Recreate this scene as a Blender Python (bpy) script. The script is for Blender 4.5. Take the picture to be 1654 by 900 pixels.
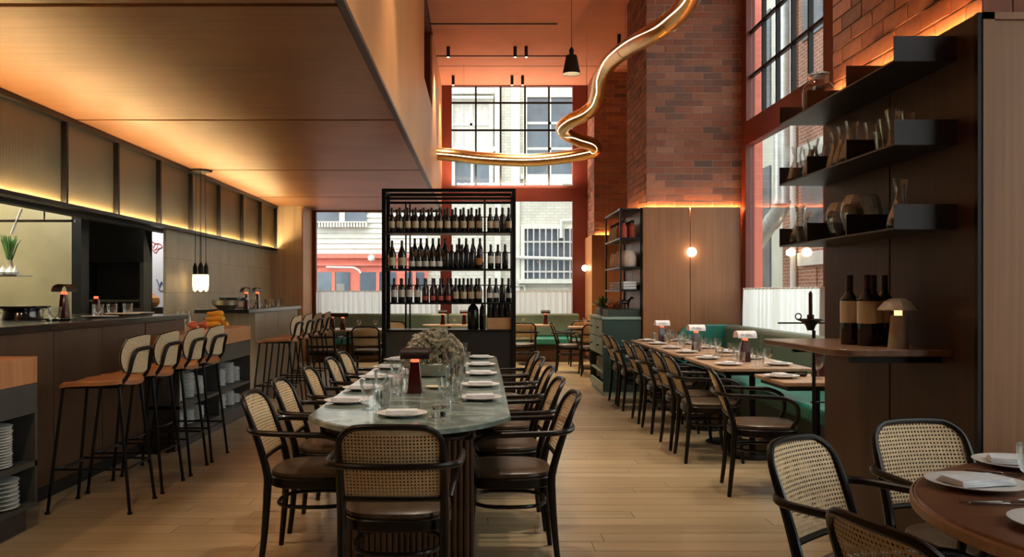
import bpy, math, random
from mathutils import Vector, Matrix
random.seed(7)
PI = math.pi
for o in list(bpy.data.objects): bpy.data.objects.remove(o)
SC = bpy.context.scene
COL = SC.collection

# ------------------------------------------------------------------ camera
F = 1400.0; CH = 1.35; VX = 777.0; VY = 473.0
cd = bpy.data.cameras.new('camera'); cam = bpy.data.objects.new('camera', cd); COL.objects.link(cam)
cam.location = (0, 0, CH); cam.rotation_euler = (PI/2, 0, 0)
cd.sensor_width = 36; cd.lens = 36*F/1654
cd.shift_x = (827-VX)/1654; cd.shift_y = (VY-450)/1654
cd.clip_start = 0.05; cd.clip_end = 300
SC.camera = cam
# ------------------------------------------------------------------ world (overcast sky)
W = bpy.data.worlds.new('world'); SC.world = W; W.use_nodes = True
wn = W.node_tree.nodes; wl = W.node_tree.links
bg = wn['Background']
wtc = wn.new('ShaderNodeTexCoord'); wno = wn.new('ShaderNodeTexNoise'); wno.inputs['Scale'].default_value = 2.5; wno.inputs['Detail'].default_value = 5
wr = wn.new('ShaderNodeValToRGB'); wr.color_ramp.elements[0].color = (0.93, 0.95, .97, 1); wr.color_ramp.elements[1].color = (1, 0.965, 0.91, 1)
wl.new(wtc.outputs['Generated'], wno.inputs['Vector']); wl.new(wno.outputs['Fac'], wr.inputs[0]); wl.new(wr.outputs[0], bg.inputs[0])
bg.inputs[1].default_value = 2.2
# ------------------------------------------------------------------ exposure
vs = SC.view_settings
vs.view_transform = 'Standard'; vs.look = 'None'; vs.gamma = 1; vs.use_curve_mapping = False
vs.exposure = 0.85
# ------------------------------------------------------------------ lamps of the room and added fill lights
def light(name, kind, loc, power, color=(1, .72, .42), rot=(0, 0, 0), **k):
    d = bpy.data.lights.new(name, kind); d.energy = power; d.color = color
    for a, b in k.items():
        if a == 'portal': d.cycles.is_portal = b
        else: setattr(d, a, b)
    o = bpy.data.objects.new(name, d); COL.objects.link(o); o.location = loc; o.rotation_euler = rot
    return o
# portals in the window openings only guide the sky's own light
light('window_portal', 'AREA', (3.50, 8.2, 2.9), 1, rot=(0, PI/2, 0), shape='RECTANGLE', size=5.2, size_y=6.2, portal=True)
light('window_portal', 'AREA', (3.50, 1.8, 2.9), 1, rot=(0, PI/2, 0), shape='RECTANGLE', size=5.2, size_y=3.2, portal=True)
light('window_portal', 'AREA', (-.7, 17.85, 2.9), 1, rot=(-PI/2, 0, 0), shape='RECTANGLE', size=5.4, size_y=5.2, portal=True)
def down(loc, power, ang=70, tgt=None, blend=.6, color=(1, .70, .42), r=.04):
    o = light('lamp_or_fill_spot', 'SPOT', loc, power, color, spot_size=math.radians(ang), spot_blend=blend, shadow_soft_size=r)
    if tgt is not None:
        o.rotation_euler = (Vector(tgt)-Vector(loc)).to_track_quat('-Z', 'Y').to_euler()
    return o
for y in (2.2, 3.6): down((-1.9, y, 2.98), 24, 100, (-2.0, y+1.2, 0))
down((-3.2, 3.2, 2.98), 40, 90, (-3.2, 4.2, 1))
for x, y in ((.1, 4.8), (1.2, 5.4), (-.2, 7.6), (2.3, 7.2), (1.2, 9.0), (2.4, 9.8)): down((x, y, 5.45), 150, 62, color=(1, .82, .62), r=.08)  # unseen spots without fixtures, added to brighten the tall hall
light('added_ceiling_fill', 'AREA', (.6, 17.45, 3.62), 45, (1, .72, .48), rot=(PI*.83, 0, 0), shape='RECTANGLE', size=2.2, size_y=.08)  # invented uplight without a fixture, added to brighten the terracotta ceiling
light('added_kitchen_light', 'AREA', (-5.5, 8.6, 2.95), 70, (1, .93, .75), shape='RECTANGLE', size=1.6, size_y=2.6)  # unseen area lamps added to brighten the dark kitchen
light('added_kitchen_light', 'AREA', (-4.9, 11.9, 2.95), 22, (1, .97, .95), shape='RECTANGLE', size=1.0, size_y=.4)

# ------------------------------------------------------------------ mesh builder
class MB:
    def __init__(s): s.v = []; s.f = []
    def add(s, vs, fs):
        n = len(s.v); s.v.extend([tuple(p) for p in vs]); s.f.extend([tuple(i+n for i in f) for f in fs]); return s
    def box(s, x0, x1, y0, y1, z0, z1):
        if x0 > x1: x0, x1 = x1, x0
        if y0 > y1: y0, y1 = y1, y0
        if z0 > z1: z0, z1 = z1, z0
        return s.add([(x0,y0,z0),(x1,y0,z0),(x1,y1,z0),(x0,y1,z0),(x0,y0,z1),(x1,y0,z1),(x1,y1,z1),(x0,y1,z1)],
              [(0,3,2,1),(4,5,6,7),(0,1,5,4),(1,2,6,5),(2,3,7,6),(3,0,4,7)])
    def lathe(s, prof, c=(0,0,0), n=20, ax='z', sx=1, sy=1):
        vs = []; fs = []
        for (r, h) in prof:
            for i in range(n):
                a = 2*PI*i/n; p = (r*math.cos(a)*sx, r*math.sin(a)*sy, h)
                if ax == 'x': p = (p[2], p[0], p[1])
                if ax == 'y': p = (p[0], p[2], p[1])
                vs.append((c[0]+p[0], c[1]+p[1], c[2]+p[2]))
        for k in range(len(prof)-1):
            for i in range(n):
                j = (i+1) % n; f = (k*n+i, k*n+j, (k+1)*n+j, (k+1)*n+i)
                fs.append(f if ax != 'y' else f[::-1])
        if prof[0][0] > 1e-5: fs.append(tuple(range(n-1, -1, -1)) if ax != 'y' else tuple(range(n)))
        if prof[-1][0] > 1e-5:
            t = tuple((len(prof)-1)*n+i for i in range(n)); fs.append(t if ax != 'y' else t[::-1])
        return s.add(vs, fs)
    def open_lathe(s, prof, c=(0,0,0), n=20):
        vs = []; fs = []
        for (r, h) in prof:
            for i in range(n):
                a = 2*PI*i/n; vs.append((c[0]+r*math.cos(a), c[1]+r*math.sin(a), c[2]+h))
        for k in range(len(prof)-1):
            for i in range(n):
                j = (i+1) % n; fs.append((k*n+i, k*n+j, (k+1)*n+j, (k+1)*n+i))
        return s.add(vs, fs)
    def tube(s, pts, r, n=8, closed=False, sub=0):
        P = [Vector(p) for p in pts]
        R = list(r) if isinstance(r, (list, tuple)) else [r]*len(P)
        if sub:
            Q = []; RR = []; m = len(P); rng = m if closed else m-1
            for i in range(rng):
                if closed: a, b, c, d = P[(i-1) % m], P[i], P[(i+1) % m], P[(i+2) % m]
                else: a, b, c, d = P[max(i-1, 0)], P[i], P[i+1], P[min(i+2, m-1)]
                for k in range(sub):
                    t = k/sub
                    Q.append(.5*((2*b)+(c-a)*t+(2*a-5*b+4*c-d)*t*t+(3*b-a-3*c+d)*t**3))
                    RR.append(R[i]*(1-t)+R[(i+1) % m]*t)
            if not closed: Q.append(P[-1]); RR.append(R[-1])
            P, R = Q, RR
        m = len(P); vs = []; fs = []; up = None
        for i in range(m):
            if closed: T = (P[(i+1) % m]-P[i-1])
            else: T = P[min(i+1, m-1)]-P[max(i-1, 0)]
            if T.length < 1e-9: T = Vector((0, 0, 1))
            T.normalize()
            if up is None:
                up = Vector((0, 0, 1)) if abs(T.z) < .9 else Vector((1, 0, 0))
            u = up-T*up.dot(T)
            if u.length < 1e-6: u = T.orthogonal()
            u.normalize(); w = T.cross(u); up = u
            for k in range(n):
                a = 2*PI*k/n; vs.append(P[i]+(u*math.cos(a)+w*math.sin(a))*R[i])
        for i in range(m if closed else m-1):
            for k in range(n):
                l = (k+1) % n; j = (i+1) % m
                fs.append((i*n+k, i*n+l, j*n+l, j*n+k))
        if not closed:
            fs.append(tuple(range(n-1, -1, -1))); fs.append(tuple((m-1)*n+k for k in range(n)))
        return s.add(vs, fs)
    def prism(s, poly, z0, z1, ax='z'):
        n = len(poly); vs = []
        for z in (z0, z1):
            for (a, b) in poly:
                vs.append((a, b, z) if ax == 'z' else ((a, z, b) if ax == 'y' else (z, a, b)))
        fs = [tuple(range(n-1, -1, -1)), tuple(range(n, 2*n))]+[(i, (i+1) % n, (i+1) % n+n, i+n) for i in range(n)]
        if ax == 'y': fs = [f[::-1] for f in fs]
        return s.add(vs, fs)
    def layers(s, poly, levels):
        """poly scaled per level: [(scale, z)...] closed top and bottom"""
        n = len(poly); vs = []; fs = []
        for (k, z) in levels:
            for (a, b) in poly: vs.append((a*k, b*k, z))
        for l in range(len(levels)-1):
            for i in range(n):
                j = (i+1) % n; fs.append((l*n+i, l*n+j, (l+1)*n+j, (l+1)*n+i))
        fs.append(tuple(range(n-1, -1, -1))); fs.append(tuple((len(levels)-1)*n+i for i in range(n)))
        return s.add(vs, fs)
    def xform(s, M):
        s.v = [tuple(M @ Vector(p)) for p in s.v]; return s
    def merge(s, o): return s.add(o.v, o.f)

def mesh(name, mb, mat, smooth=True, ang=35):
    me = bpy.data.meshes.new(name); me.from_pydata(mb.v, [], mb.f); me.update()
    if mat: me.materials.append(mat)
    if smooth:
        me.polygons.foreach_set('use_smooth', [True]*len(me.polygons))
        me.set_sharp_from_angle(angle=math.radians(ang))
    return me
def obj(name, mb, mat, parent=None, loc=(0,0,0), rotz=0, bevel=0, smooth=True, ang=35):
    me = mb if isinstance(mb, bpy.types.Mesh) else mesh(name, mb, mat, smooth, ang)
    o = bpy.data.objects.new(name, me); COL.objects.link(o)
    o.location = loc; o.rotation_euler = (0, 0, rotz)
    if parent: o.parent = parent
    if bevel:
        b = o.modifiers.new('bevel', 'BEVEL'); b.width = bevel; b.segments = 2; b.limit_method = 'ANGLE'
    return o
def tag(o, label, cat, group=None):
    o['label'] = label; o['category'] = cat
    if group: o['group'] = group
    return o
def thing(name, label, cat, loc=(0,0,0), rotz=0, group=None):
    o = bpy.data.objects.new(name, None); COL.objects.link(o); o.empty_display_size = .1
    o.location = loc; o.rotation_euler = (0, 0, rotz)
    return tag(o, label, cat, group)
def struct(name, mb=None, mat=None, label=None, **k):
    if mb is None:
        o = bpy.data.objects.new(name, None); COL.objects.link(o)
    else: o = obj(name, mb, mat, **k)
    o['kind'] = 'structure'
    if label: o['label'] = label
    return o
def dup(root, loc, rotz=0, label=None, group=None, scale=None):
    def cp(o, par):
        c = o.copy(); COL.objects.link(c)
        if par: c.parent = par
        for ch in list(o.children): cp(ch, c)
        return c
    r = cp(root, None); r.location = loc; r.rotation_euler = (0, 0, rotz)
    if label: r['label'] = label
    if group: r['group'] = group
    if scale: r.scale = scale
    return r
ORD = ['first','second','third','fourth','fifth','sixth','seventh','eighth','ninth','tenth','eleventh','twelfth','thirteenth','fourteenth']

# ------------------------------------------------------------------ materials
def nm(name):
    m = bpy.data.materials.new(name); m.use_nodes = True
    return m, m.node_tree.nodes, m.node_tree.links, m.node_tree.nodes['Principled BSDF']
def plain(name, c, rough=.5, metal=0, noise=.12, nscale=8, bump=0, coat=0, spec=.5, emit=None, estr=0, sheen=0, rnd=0):
    m, N, L, b = nm(name)
    b.inputs['Roughness'].default_value = rough; b.inputs['Metallic'].default_value = metal
    b.inputs['Coat Weight'].default_value = coat; b.inputs['Specular IOR Level'].default_value = spec
    if sheen: b.inputs['Sheen Weight'].default_value = sheen
    tc = N.new('ShaderNodeTexCoord'); n = N.new('ShaderNodeTexNoise'); n.inputs['Scale'].default_value = nscale; n.inputs['Detail'].default_value = 4
    L.new(tc.outputs['Object'], n.inputs['Vector'])
    r = N.new('ShaderNodeValToRGB'); r.color_ramp.elements[0].position = .3; r.color_ramp.elements[1].position = .7
    r.color_ramp.elements[0].color = (c[0]*(1-noise), c[1]*(1-noise), c[2]*(1-noise), 1)
    r.color_ramp.elements[1].color = (min(1, c[0]*(1+noise)), min(1, c[1]*(1+noise)), min(1, c[2]*(1+noise)), 1)
    L.new(n.outputs['Fac'], r.inputs[0])
    out = r.outputs[0]
    if rnd:
        oi = N.new('ShaderNodeObjectInfo'); mr = N.new('ShaderNodeMapRange'); mr.inputs['To Min'].default_value = 1-rnd; mr.inputs['To Max'].default_value = 1+rnd
        L.new(oi.outputs['Random'], mr.inputs['Value']); h = N.new('ShaderNodeHueSaturation'); L.new(out, h.inputs['Color']); L.new(mr.outputs[0], h.inputs['Value']); out = h.outputs[0]
    L.new(out, b.inputs['Base Color'])
    if bump:
        bp = N.new('ShaderNodeBump'); bp.inputs['Strength'].default_value = bump; bp.inputs['Distance'].default_value = .01
        L.new(n.outputs['Fac'], bp.inputs['Height']); L.new(bp.outputs[0], b.inputs['Normal'])
    if emit:
        b.inputs['Emission Color'].default_value = (*emit, 1); b.inputs['Emission Strength'].default_value = estr
    return m
def wood(name, c1, c2, axis='x', rough=.4, fine=40, coat=0, rnd=.0, bump=.08, spec=.5):
    m, N, L, b = nm(name)
    b.inputs['Roughness'].default_value = rough; b.inputs['Coat Weight'].default_value = coat; b.inputs['Specular IOR Level'].default_value = spec
    tc = N.new('ShaderNodeTexCoord'); mp = N.new('ShaderNodeMapping'); oi = N.new('ShaderNodeObjectInfo')
    sc = {'x': (.9, fine, fine), 'y': (fine, .9, fine), 'z': (fine, fine, .9)}[axis]
    mp.inputs['Scale'].default_value = sc
    ml = N.new('ShaderNodeVectorMath'); ml.operation = 'SCALE'; ml.inputs[0].default_value = (17, 31, 23)
    L.new(oi.outputs['Random'], ml.inputs['Scale'])
    ad = N.new('ShaderNodeVectorMath'); ad.operation = 'ADD'; L.new(tc.outputs['Object'], ad.inputs[0]); L.new(ml.outputs[0], ad.inputs[1])
    L.new(ad.outputs[0], mp.inputs['Vector'])
    n = N.new('ShaderNodeTexNoise'); n.inputs['Scale'].default_value = 1; n.inputs['Detail'].default_value = 6; n.inputs['Roughness'].default_value = .65
    L.new(mp.outputs[0], n.inputs['Vector'])
    n2 = N.new('ShaderNodeTexNoise'); n2.inputs['Scale'].default_value = 1.3; n2.inputs['Detail'].default_value = 2; L.new(ad.outputs[0], n2.inputs['Vector'])
    mx = N.new('ShaderNodeMath'); mx.operation = 'MULTIPLY_ADD'; mx.inputs[1].default_value = .45; L.new(n2.outputs['Fac'], mx.inputs[0])
    m2 = N.new('ShaderNodeMath'); m2.operation = 'MULTIPLY'; m2.inputs[1].default_value = .75; L.new(n.outputs['Fac'], m2.inputs[0]); L.new(m2.outputs[0], mx.inputs[2])
    r = N.new('ShaderNodeValToRGB'); r.color_ramp.elements[0].position = .38; r.color_ramp.elements[1].position = .78
    r.color_ramp.elements[0].color = (*c1, 1); r.color_ramp.elements[1].color = (*c2, 1)
    L.new(mx.outputs[0], r.inputs[0]); out = r.outputs[0]
    if rnd:
        mr = N.new('ShaderNodeMapRange'); mr.inputs['To Min'].default_value = 1-rnd; mr.inputs['To Max'].default_value = 1+rnd
        L.new(oi.outputs['Random'], mr.inputs['Value']); h = N.new('ShaderNodeHueSaturation'); L.new(out, h.inputs['Color']); L.new(mr.outputs[0], h.inputs['Value']); out = h.outputs[0]
    L.new(out, b.inputs['Base Color'])
    bp = N.new('ShaderNodeBump'); bp.inputs['Strength'].default_value = bump; bp.inputs['Distance'].default_value = .003
    L.new(n.outputs['Fac'], bp.inputs['Height']); L.new(bp.outputs[0], b.inputs['Normal'])
    return m
def brickmat(name, cols, rough=.85):
    m, N, L, b = nm(name); b.inputs['Roughness'].default_value = rough
    g = N.new('ShaderNodeNewGeometry'); oi = N.new('ShaderNodeObjectInfo')
    a = N.new('ShaderNodeMath'); a.operation = 'ADD'; L.new(g.outputs['Random Per Island'], a.inputs[0]); L.new(oi.outputs['Random'], a.inputs[1])
    fr = N.new('ShaderNodeMath'); fr.operation = 'FRACT'; L.new(a.outputs[0], fr.inputs[0])
    r = N.new('ShaderNodeValToRGB'); r.color_ramp.elements.remove(r.color_ramp.elements[0])
    r.color_ramp.elements[0].position = 0; r.color_ramp.elements[0].color = (*cols[0], 1)
    for i, c in enumerate(cols[1:]):
        e = r.color_ramp.elements.new((i+1)/(len(cols)-1)); e.color = (*c, 1)
    L.new(fr.outputs[0], r.inputs[0])
    tc = N.new('ShaderNodeTexCoord'); n = N.new('ShaderNodeTexNoise'); n.inputs['Scale'].default_value = 14; n.inputs['Detail'].default_value = 5
    L.new(tc.outputs['Object'], n.inputs['Vector'])
    mr = N.new('ShaderNodeMapRange'); mr.inputs['To Min'].default_value = .65; mr.inputs['To Max'].default_value = 1.35; L.new(n.outputs['Fac'], mr.inputs['Value'])
    h = N.new('ShaderNodeHueSaturation'); L.new(r.outputs[0], h.inputs['Color']); L.new(mr.outputs[0], h.inputs['Value']); L.new(h.outputs[0], b.inputs['Base Color'])
    bp = N.new('ShaderNodeBump'); bp.inputs['Strength'].default_value = .5; bp.inputs['Distance'].default_value = .004; L.new(n.outputs['Fac'], bp.inputs['Height']); L.new(bp.outputs[0], b.inputs['Normal'])
    return m
def bricktex(name, c1, c2, mortar, bw, bh, plane='xz', rough=.8, ms=.012, off=.5, bump=.3):
    m, N, L, b = nm(name); b.inputs['Roughness'].default_value = rough
    tc = N.new('ShaderNodeTexCoord'); sp = N.new('ShaderNodeSeparateXYZ'); cb = N.new('ShaderNodeCombineXYZ')
    L.new(tc.outputs['Object'], sp.inputs[0]); L.new(sp.outputs['X' if plane[0] == 'x' else 'Y'], cb.inputs[0]); L.new(sp.outputs['Z'], cb.inputs[1])
    t = N.new('ShaderNodeTexBrick'); t.inputs['Scale'].default_value = 1; t.inputs['Brick Width'].default_value = bw; t.inputs['Row Height'].default_value = bh
    t.inputs['Mortar Size'].default_value = ms; t.offset = off
    t.inputs['Color1'].default_value = (*c1, 1); t.inputs['Color2'].default_value = (*c2, 1); t.inputs['Mortar'].default_value = (*mortar, 1)
    L.new(cb.outputs[0], t.inputs['Vector'])
    n = N.new('ShaderNodeTexNoise'); n.inputs['Scale'].default_value = 3; n.inputs['Detail'].default_value = 5; L.new(tc.outputs['Object'], n.inputs['Vector'])
    mr = N.new('ShaderNodeMapRange'); mr.inputs['To Min'].default_value = .75; mr.inputs['To Max'].default_value = 1.25; L.new(n.outputs['Fac'], mr.inputs['Value'])
    h = N.new('ShaderNodeHueSaturation'); L.new(t.outputs['Color'], h.inputs['Color']); L.new(mr.outputs[0], h.inputs['Value']); L.new(h.outputs[0], b.inputs['Base Color'])
    bp = N.new('ShaderNodeBump'); bp.inputs['Strength'].default_value = bump; bp.inputs['Distance'].default_value = .006; bp.invert = True
    L.new(t.outputs['Fac'], bp.inputs['Height']); L.new(bp.outputs[0], b.inputs['Normal'])
    return m
def glassmat(name, tint=(1, 1, 1), refl=.12, rough=.0, edge=1.0):
    m, N, L, b = nm(name); N.remove(b); out = N['Material Output']
    t = N.new('ShaderNodeBsdfTransparent'); t.inputs[0].default_value = (*tint, 1)
    g = N.new('ShaderNodeBsdfGlossy'); g.inputs['Roughness'].default_value = rough
    lw = N.new('ShaderNodeLayerWeight'); lw.inputs['Blend'].default_value = .35
    mu = N.new('ShaderNodeMath'); mu.operation = 'MULTIPLY_ADD'; mu.inputs[1].default_value = edge; mu.inputs[2].default_value = refl; mu.use_clamp = True
    L.new(lw.outputs['Fresnel'], mu.inputs[0]); mx = N.new('ShaderNodeMixShader')
    L.new(mu.outputs[0], mx.inputs[0]); L.new(t.outputs[0], mx.inputs[1]); L.new(g.outputs[0], mx.inputs[2]); L.new(mx.outputs[0], out.inputs[0])
    return m
def emis(name, c, s):
    m, N, L, b = nm(name); N.remove(b); e = N.new('ShaderNodeEmission'); e.inputs[0].default_value = (*c, 1); e.inputs[1].default_value = s
    L.new(e.outputs[0], N['Material Output'].inputs[0]); return m
def wavebump(m, direction='Y', scale=60, strength=.5, dist=.004):
    N = m.node_tree.nodes; L = m.node_tree.links; b = N['Principled BSDF']
    tc = N.new('ShaderNodeTexCoord'); w = N.new('ShaderNodeTexWave'); w.bands_direction = direction; w.inputs['Scale'].default_value = scale; w.inputs['Distortion'].default_value = 0
    L.new(tc.outputs['Object'], w.inputs['Vector']); bp = N.new('ShaderNodeBump'); bp.inputs['Strength'].default_value = strength; bp.inputs['Distance'].default_value = dist
    L.new(w.outputs['Fac'], bp.inputs['Height']); L.new(bp.outputs[0], b.inputs['Normal']); return m
def marble(name, c1, c2, c3, rough=.12):
    m, N, L, b = nm(name); b.inputs['Roughness'].default_value = rough
    tc = N.new('ShaderNodeTexCoord'); n = N.new('ShaderNodeTexNoise'); n.inputs['Scale'].default_value = 5; n.inputs['Detail'].default_value = 9; n.inputs['Distortion'].default_value = 1.6
    L.new(tc.outputs['Object'], n.inputs['Vector']); r = N.new('ShaderNodeValToRGB')
    r.color_ramp.elements[0].position = .35; r.color_ramp.elements[0].color = (*c1, 1); r.color_ramp.elements[1].position = .62; r.color_ramp.elements[1].color = (*c2, 1)
    e = r.color_ramp.elements.new(.5); e.color = (*c3, 1)
    L.new(n.outputs['Fac'], r.inputs[0]); L.new(r.outputs[0], b.inputs['Base Color']); return m

M = {}
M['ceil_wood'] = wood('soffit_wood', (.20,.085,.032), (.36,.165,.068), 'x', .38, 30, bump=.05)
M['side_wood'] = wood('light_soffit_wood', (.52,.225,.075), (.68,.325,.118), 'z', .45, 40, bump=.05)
M['terracotta'] = plain('terracotta_plaster', (.66,.28,.18), .75, noise=.05, nscale=2)
M['plank'] = wood('oak_floor', (.29,.21,.118), (.46,.36,.215), 'x', .30, 22, rnd=.07, bump=.12)
M['floorfar'] = wood('oak_floor_far', (.32,.235,.135), (.49,.385,.24), 'x', .28, 14, bump=.05)
M['clad'] = wood('walnut_cladding', (.20,.078,.027), (.33,.138,.051), 'z', .42, 45, bump=.05)
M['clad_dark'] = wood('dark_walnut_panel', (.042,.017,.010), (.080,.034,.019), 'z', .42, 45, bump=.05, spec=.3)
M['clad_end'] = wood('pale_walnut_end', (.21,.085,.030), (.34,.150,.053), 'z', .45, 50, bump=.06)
M['red'] = plain('oxide_red_paint', (.15,.026,.016), .45, noise=.06)
M['darkmetal'] = plain('black_steel', (.012,.012,.013), .38, metal=.6, noise=.2)
M['shelfmetal'] = plain('charcoal_shelf_steel', (.055,.048,.050), .42, metal=.3, noise=.1)
M['black'] = plain('matte_black', (.008,.008,.008), .6)
M['bentwood'] = plain('black_brown_bentwood', (.006,.004,.003), .34, noise=.25, coat=.08, spec=.35)
M['cane'] = plain('woven_cane', (.62,.44,.24), .6, noise=.15, nscale=60)
M['cane2'] = wavebump(plain('stool_cane', (.66,.50,.30), .6, noise=.2, nscale=90), 'Z', 90, .6)
M['leather'] = plain('brown_leather', (.075,.048,.027), .36, noise=.2, nscale=20, bump=.1)
M['tan'] = plain('tan_leather', (.31,.13,.052), .42, noise=.15, nscale=12, bump=.1)
M['brick'] = brickmat('handmade_brick', [(.27,.10,.065), (.34,.14,.09), (.20,.105,.085), (.38,.16,.095), (.15,.09,.078), (.31,.11,.07), (.42,.21,.145)])
M['mortar'] = plain('mortar', (.50,.36,.29), .95, noise=.12, nscale=30)
M['glass'] = glassmat('clear_glass', (.975,.985,.98), .035, .03, .55)
M['pane'] = glassmat('window_glass', (.95,.985,.97), .02, 0, .35)
M['jar'] = glassmat('jar_glass', (.95,.97,.95), .05, .02, .6)
M['white'] = plain('white_ceramic', (.73,.72,.69), .3, noise=.04, rnd=.05)
M['napkin'] = plain('linen_napkin', (.72,.74,.78), .9, noise=.05, nscale=40)
M['marble'] = marble('green_grey_marble', (.12,.165,.145), (.31,.37,.33), (.19,.24,.215), .13)
M['brass'] = plain('brushed_brass', (.62,.40,.16), .30, metal=1, noise=.1)
M['led'] = emis('warm_led', (1, .64, .28), 230)
M['ledtube'] = emis('brass_tube_led', (1, .74, .42), 4.5)
M['cove'] = emis('cove_led', (1, .42, .12), 110)
M['bulb'] = emis('filament_bulb', (1, .64, .28), 2.2)
M['globe'] = emis('globe_light', (1, .76, .48), 6)
M['neckglow'] = emis('lamp_neck_glow', (1, .50, .18), 1.6)
M['curtain'] = plain('sheer_linen', (.86,.87,.85), .9, noise=.05, nscale=30)
def translucent(m, c, f=.5):
    N = m.node_tree.nodes; L = m.node_tree.links; t = N.new('ShaderNodeBsdfTranslucent'); t.inputs[0].default_value = (*c, 1); x = N.new('ShaderNodeMixShader'); x.inputs[0].default_value = f
    L.new(N['Principled BSDF'].outputs[0], x.inputs[1]); L.new(t.outputs[0], x.inputs[2]); L.new(x.outputs[0], N['Material Output'].inputs[0])
translucent(M['curtain'], (.95, .96, .95), .75)
M['sage'] = plain('sage_leather', (.15,.205,.16), .45, noise=.08)
M['teal'] = plain('teal_leather', (.03,.22,.175), .35, noise=.08)
M['darkgreen'] = plain('dark_green_panel', (.035,.055,.045), .5)
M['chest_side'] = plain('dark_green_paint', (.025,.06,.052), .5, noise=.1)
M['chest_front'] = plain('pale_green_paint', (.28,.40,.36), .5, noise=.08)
M['block'] = wood('butcher_block', (.34,.13,.05), (.52,.24,.10), 'z', .4, 22)
M['tabletop'] = wood('row_table_oak', (.36,.22,.13), (.56,.38,.25), 'y', .35, 25)
M['roundtop'] = wood('round_table_walnut', (.13,.055,.03), (.25,.115,.062), 'x', .3, 30)
M['edgewood'] = wood('pale_table_edge', (.30,.17,.09), (.46,.28,.16), 'x', .4, 25)
M['ledge'] = wood('ledge_walnut', (.16,.085,.05), (.28,.16,.10), 'y', .25, 25)
M['bar_panel'] = wood('bar_front_walnut', (.048,.025,.014), (.10,.052,.028), 'z', .42, 40, spec=.3)
M['counter'] = plain('black_stone', (.015,.015,.016), .15, noise=.3)
M['stationbody'] = plain('grey_station_steel', (.07,.067,.06), .45, metal=.3)
M['steel'] = plain('stainless_steel', (.50,.47,.34), .28, metal=.9, noise=.15, nscale=2)
M['reeded'] = wavebump(plain('reeded_bronze_glass', (.22,.18,.105), .30, metal=.75, noise=.1, nscale=2), 'Y', 26, .7, .006)
M['tile'] = bricktex('glazed_vertical_tile', (.52,.47,.33), (.46,.42,.29), (.30,.26,.18), .075, .45, 'yz', .45, .004, 0.0)
M['redglass'] = plain('red_glass_lamp_body', (.060,.005,.005), .2, noise=.1, coat=.5)
M['redneck'] = plain('glowing_red_neck', (.6,.06,.03), .3, emit=(1, .14, .05), estr=1.0)
M['shade'] = plain('dark_lamp_shade', (.012,.003,.003), .4, spec=.3)
M['barfront'] = wood('pale_bar_front', (.34,.27,.18), (.48,.40,.29), 'z', .4, 30)
M['shade_reflect'] = plain('window_reflection_shade', (.80,.78,.78), .4)  # the window's reflection on these shades is painted in as white
M['bottle'] = plain('dark_wine_glass', (.010,.010,.012), .12, noise=.2, coat=.5)
M['bottlered'] = plain('dark_red_wine_glass', (.030,.006,.008), .14, coat=.5)
M['foil'] = plain('bottle_capsule', (.03,.012,.014), .35)
M['lab_beige'] = plain('cream_bottle_label', (.60,.50,.34), .8, noise=.06, rnd=.1)
M['lab_white'] = plain('white_bottle_label', (.70,.68,.62), .8, noise=.04, rnd=.1)
M['lab_red'] = plain('red_bottle_label', (.45,.09,.06), .8, rnd=.1)
M['lab_orange'] = plain('orange_bottle_label', (.60,.26,.08), .8, rnd=.1)
M['lab_dark'] = plain('dark_print', (.03,.03,.03), .8)
M['print_red'] = plain('red_print', (.55,.10,.12), .8); M['print_blue'] = plain('blue_print', (.10,.13,.35), .8); M['print_grey'] = plain('grey_print', (.35,.32,.36), .8)
M['poster'] = plain('white_poster', (.85,.85,.88), .5, noise=.02)
M['stonelamp'] = plain('travertine_lamp', (.42,.34,.24), .5)
M['shell'] = plain('pearl_shade', (.55,.47,.36), .25, metal=.3)
M['plant'] = plain('green_leaf', (.10,.24,.06), .5, noise=.3, rnd=.1)
M['flower'] = plain('dried_flower', (.56,.52,.43), .8, noise=.35, nscale=12)
M['stone'] = plain('pale_stone', (.30,.32,.28), .5)
M['fruit'] = plain('yellow_squash', (.80,.34,.02), .45, noise=.15)
M['fruit_r'] = plain('red_orange_fruit', (.65,.13,.05), .45)
M['chrome'] = plain('cutlery_steel', (.35,.34,.33), .2, metal=1)
M['duct'] = plain('galvanised_duct', (.62,.66,.66), .35, metal=.6)
M['stucco'] = plain('pale_stucco', (.62,.64,.56), .9, noise=.08, nscale=1.5)
M['trimstone'] = plain('painted_stone_trim', (.66,.65,.60), .85, noise=.1, nscale=3)
M['facade'] = bricktex('painted_brick_facade', (.64,.62,.55), (.56,.54,.48), (.46,.44,.40), .24, .09, 'xz', .9, .01)
M['facadebrick'] = bricktex('red_brick_facade', (.36,.13,.08), (.28,.10,.065), (.38,.33,.28), .24, .08, 'yz', .9, .012)
M['facadesalmon'] = plain('salmon_painted_front', (.70,.20,.15), .8, noise=.08)
M['farglass'] = plain('dark_far_window', (.10,.13,.17), .08, noise=.4, nscale=1.2)
M['street'] = plain('asphalt', (.20,.20,.20), .9)
M['box'] = plain('tan_box', (.42,.24,.11), .7)
M['bars'] = plain('pale_window_bar', (.55,.53,.50), .6)
M['cardboard'] = plain('pale_linen_bundle', (.62,.52,.46), .9, noise=.15, nscale=20)
# ================================================================== STRUCTURE
HT = 5.59; HS = 3.03; YF = 17.72; XW = 3.41; CL = 2.46
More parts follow.
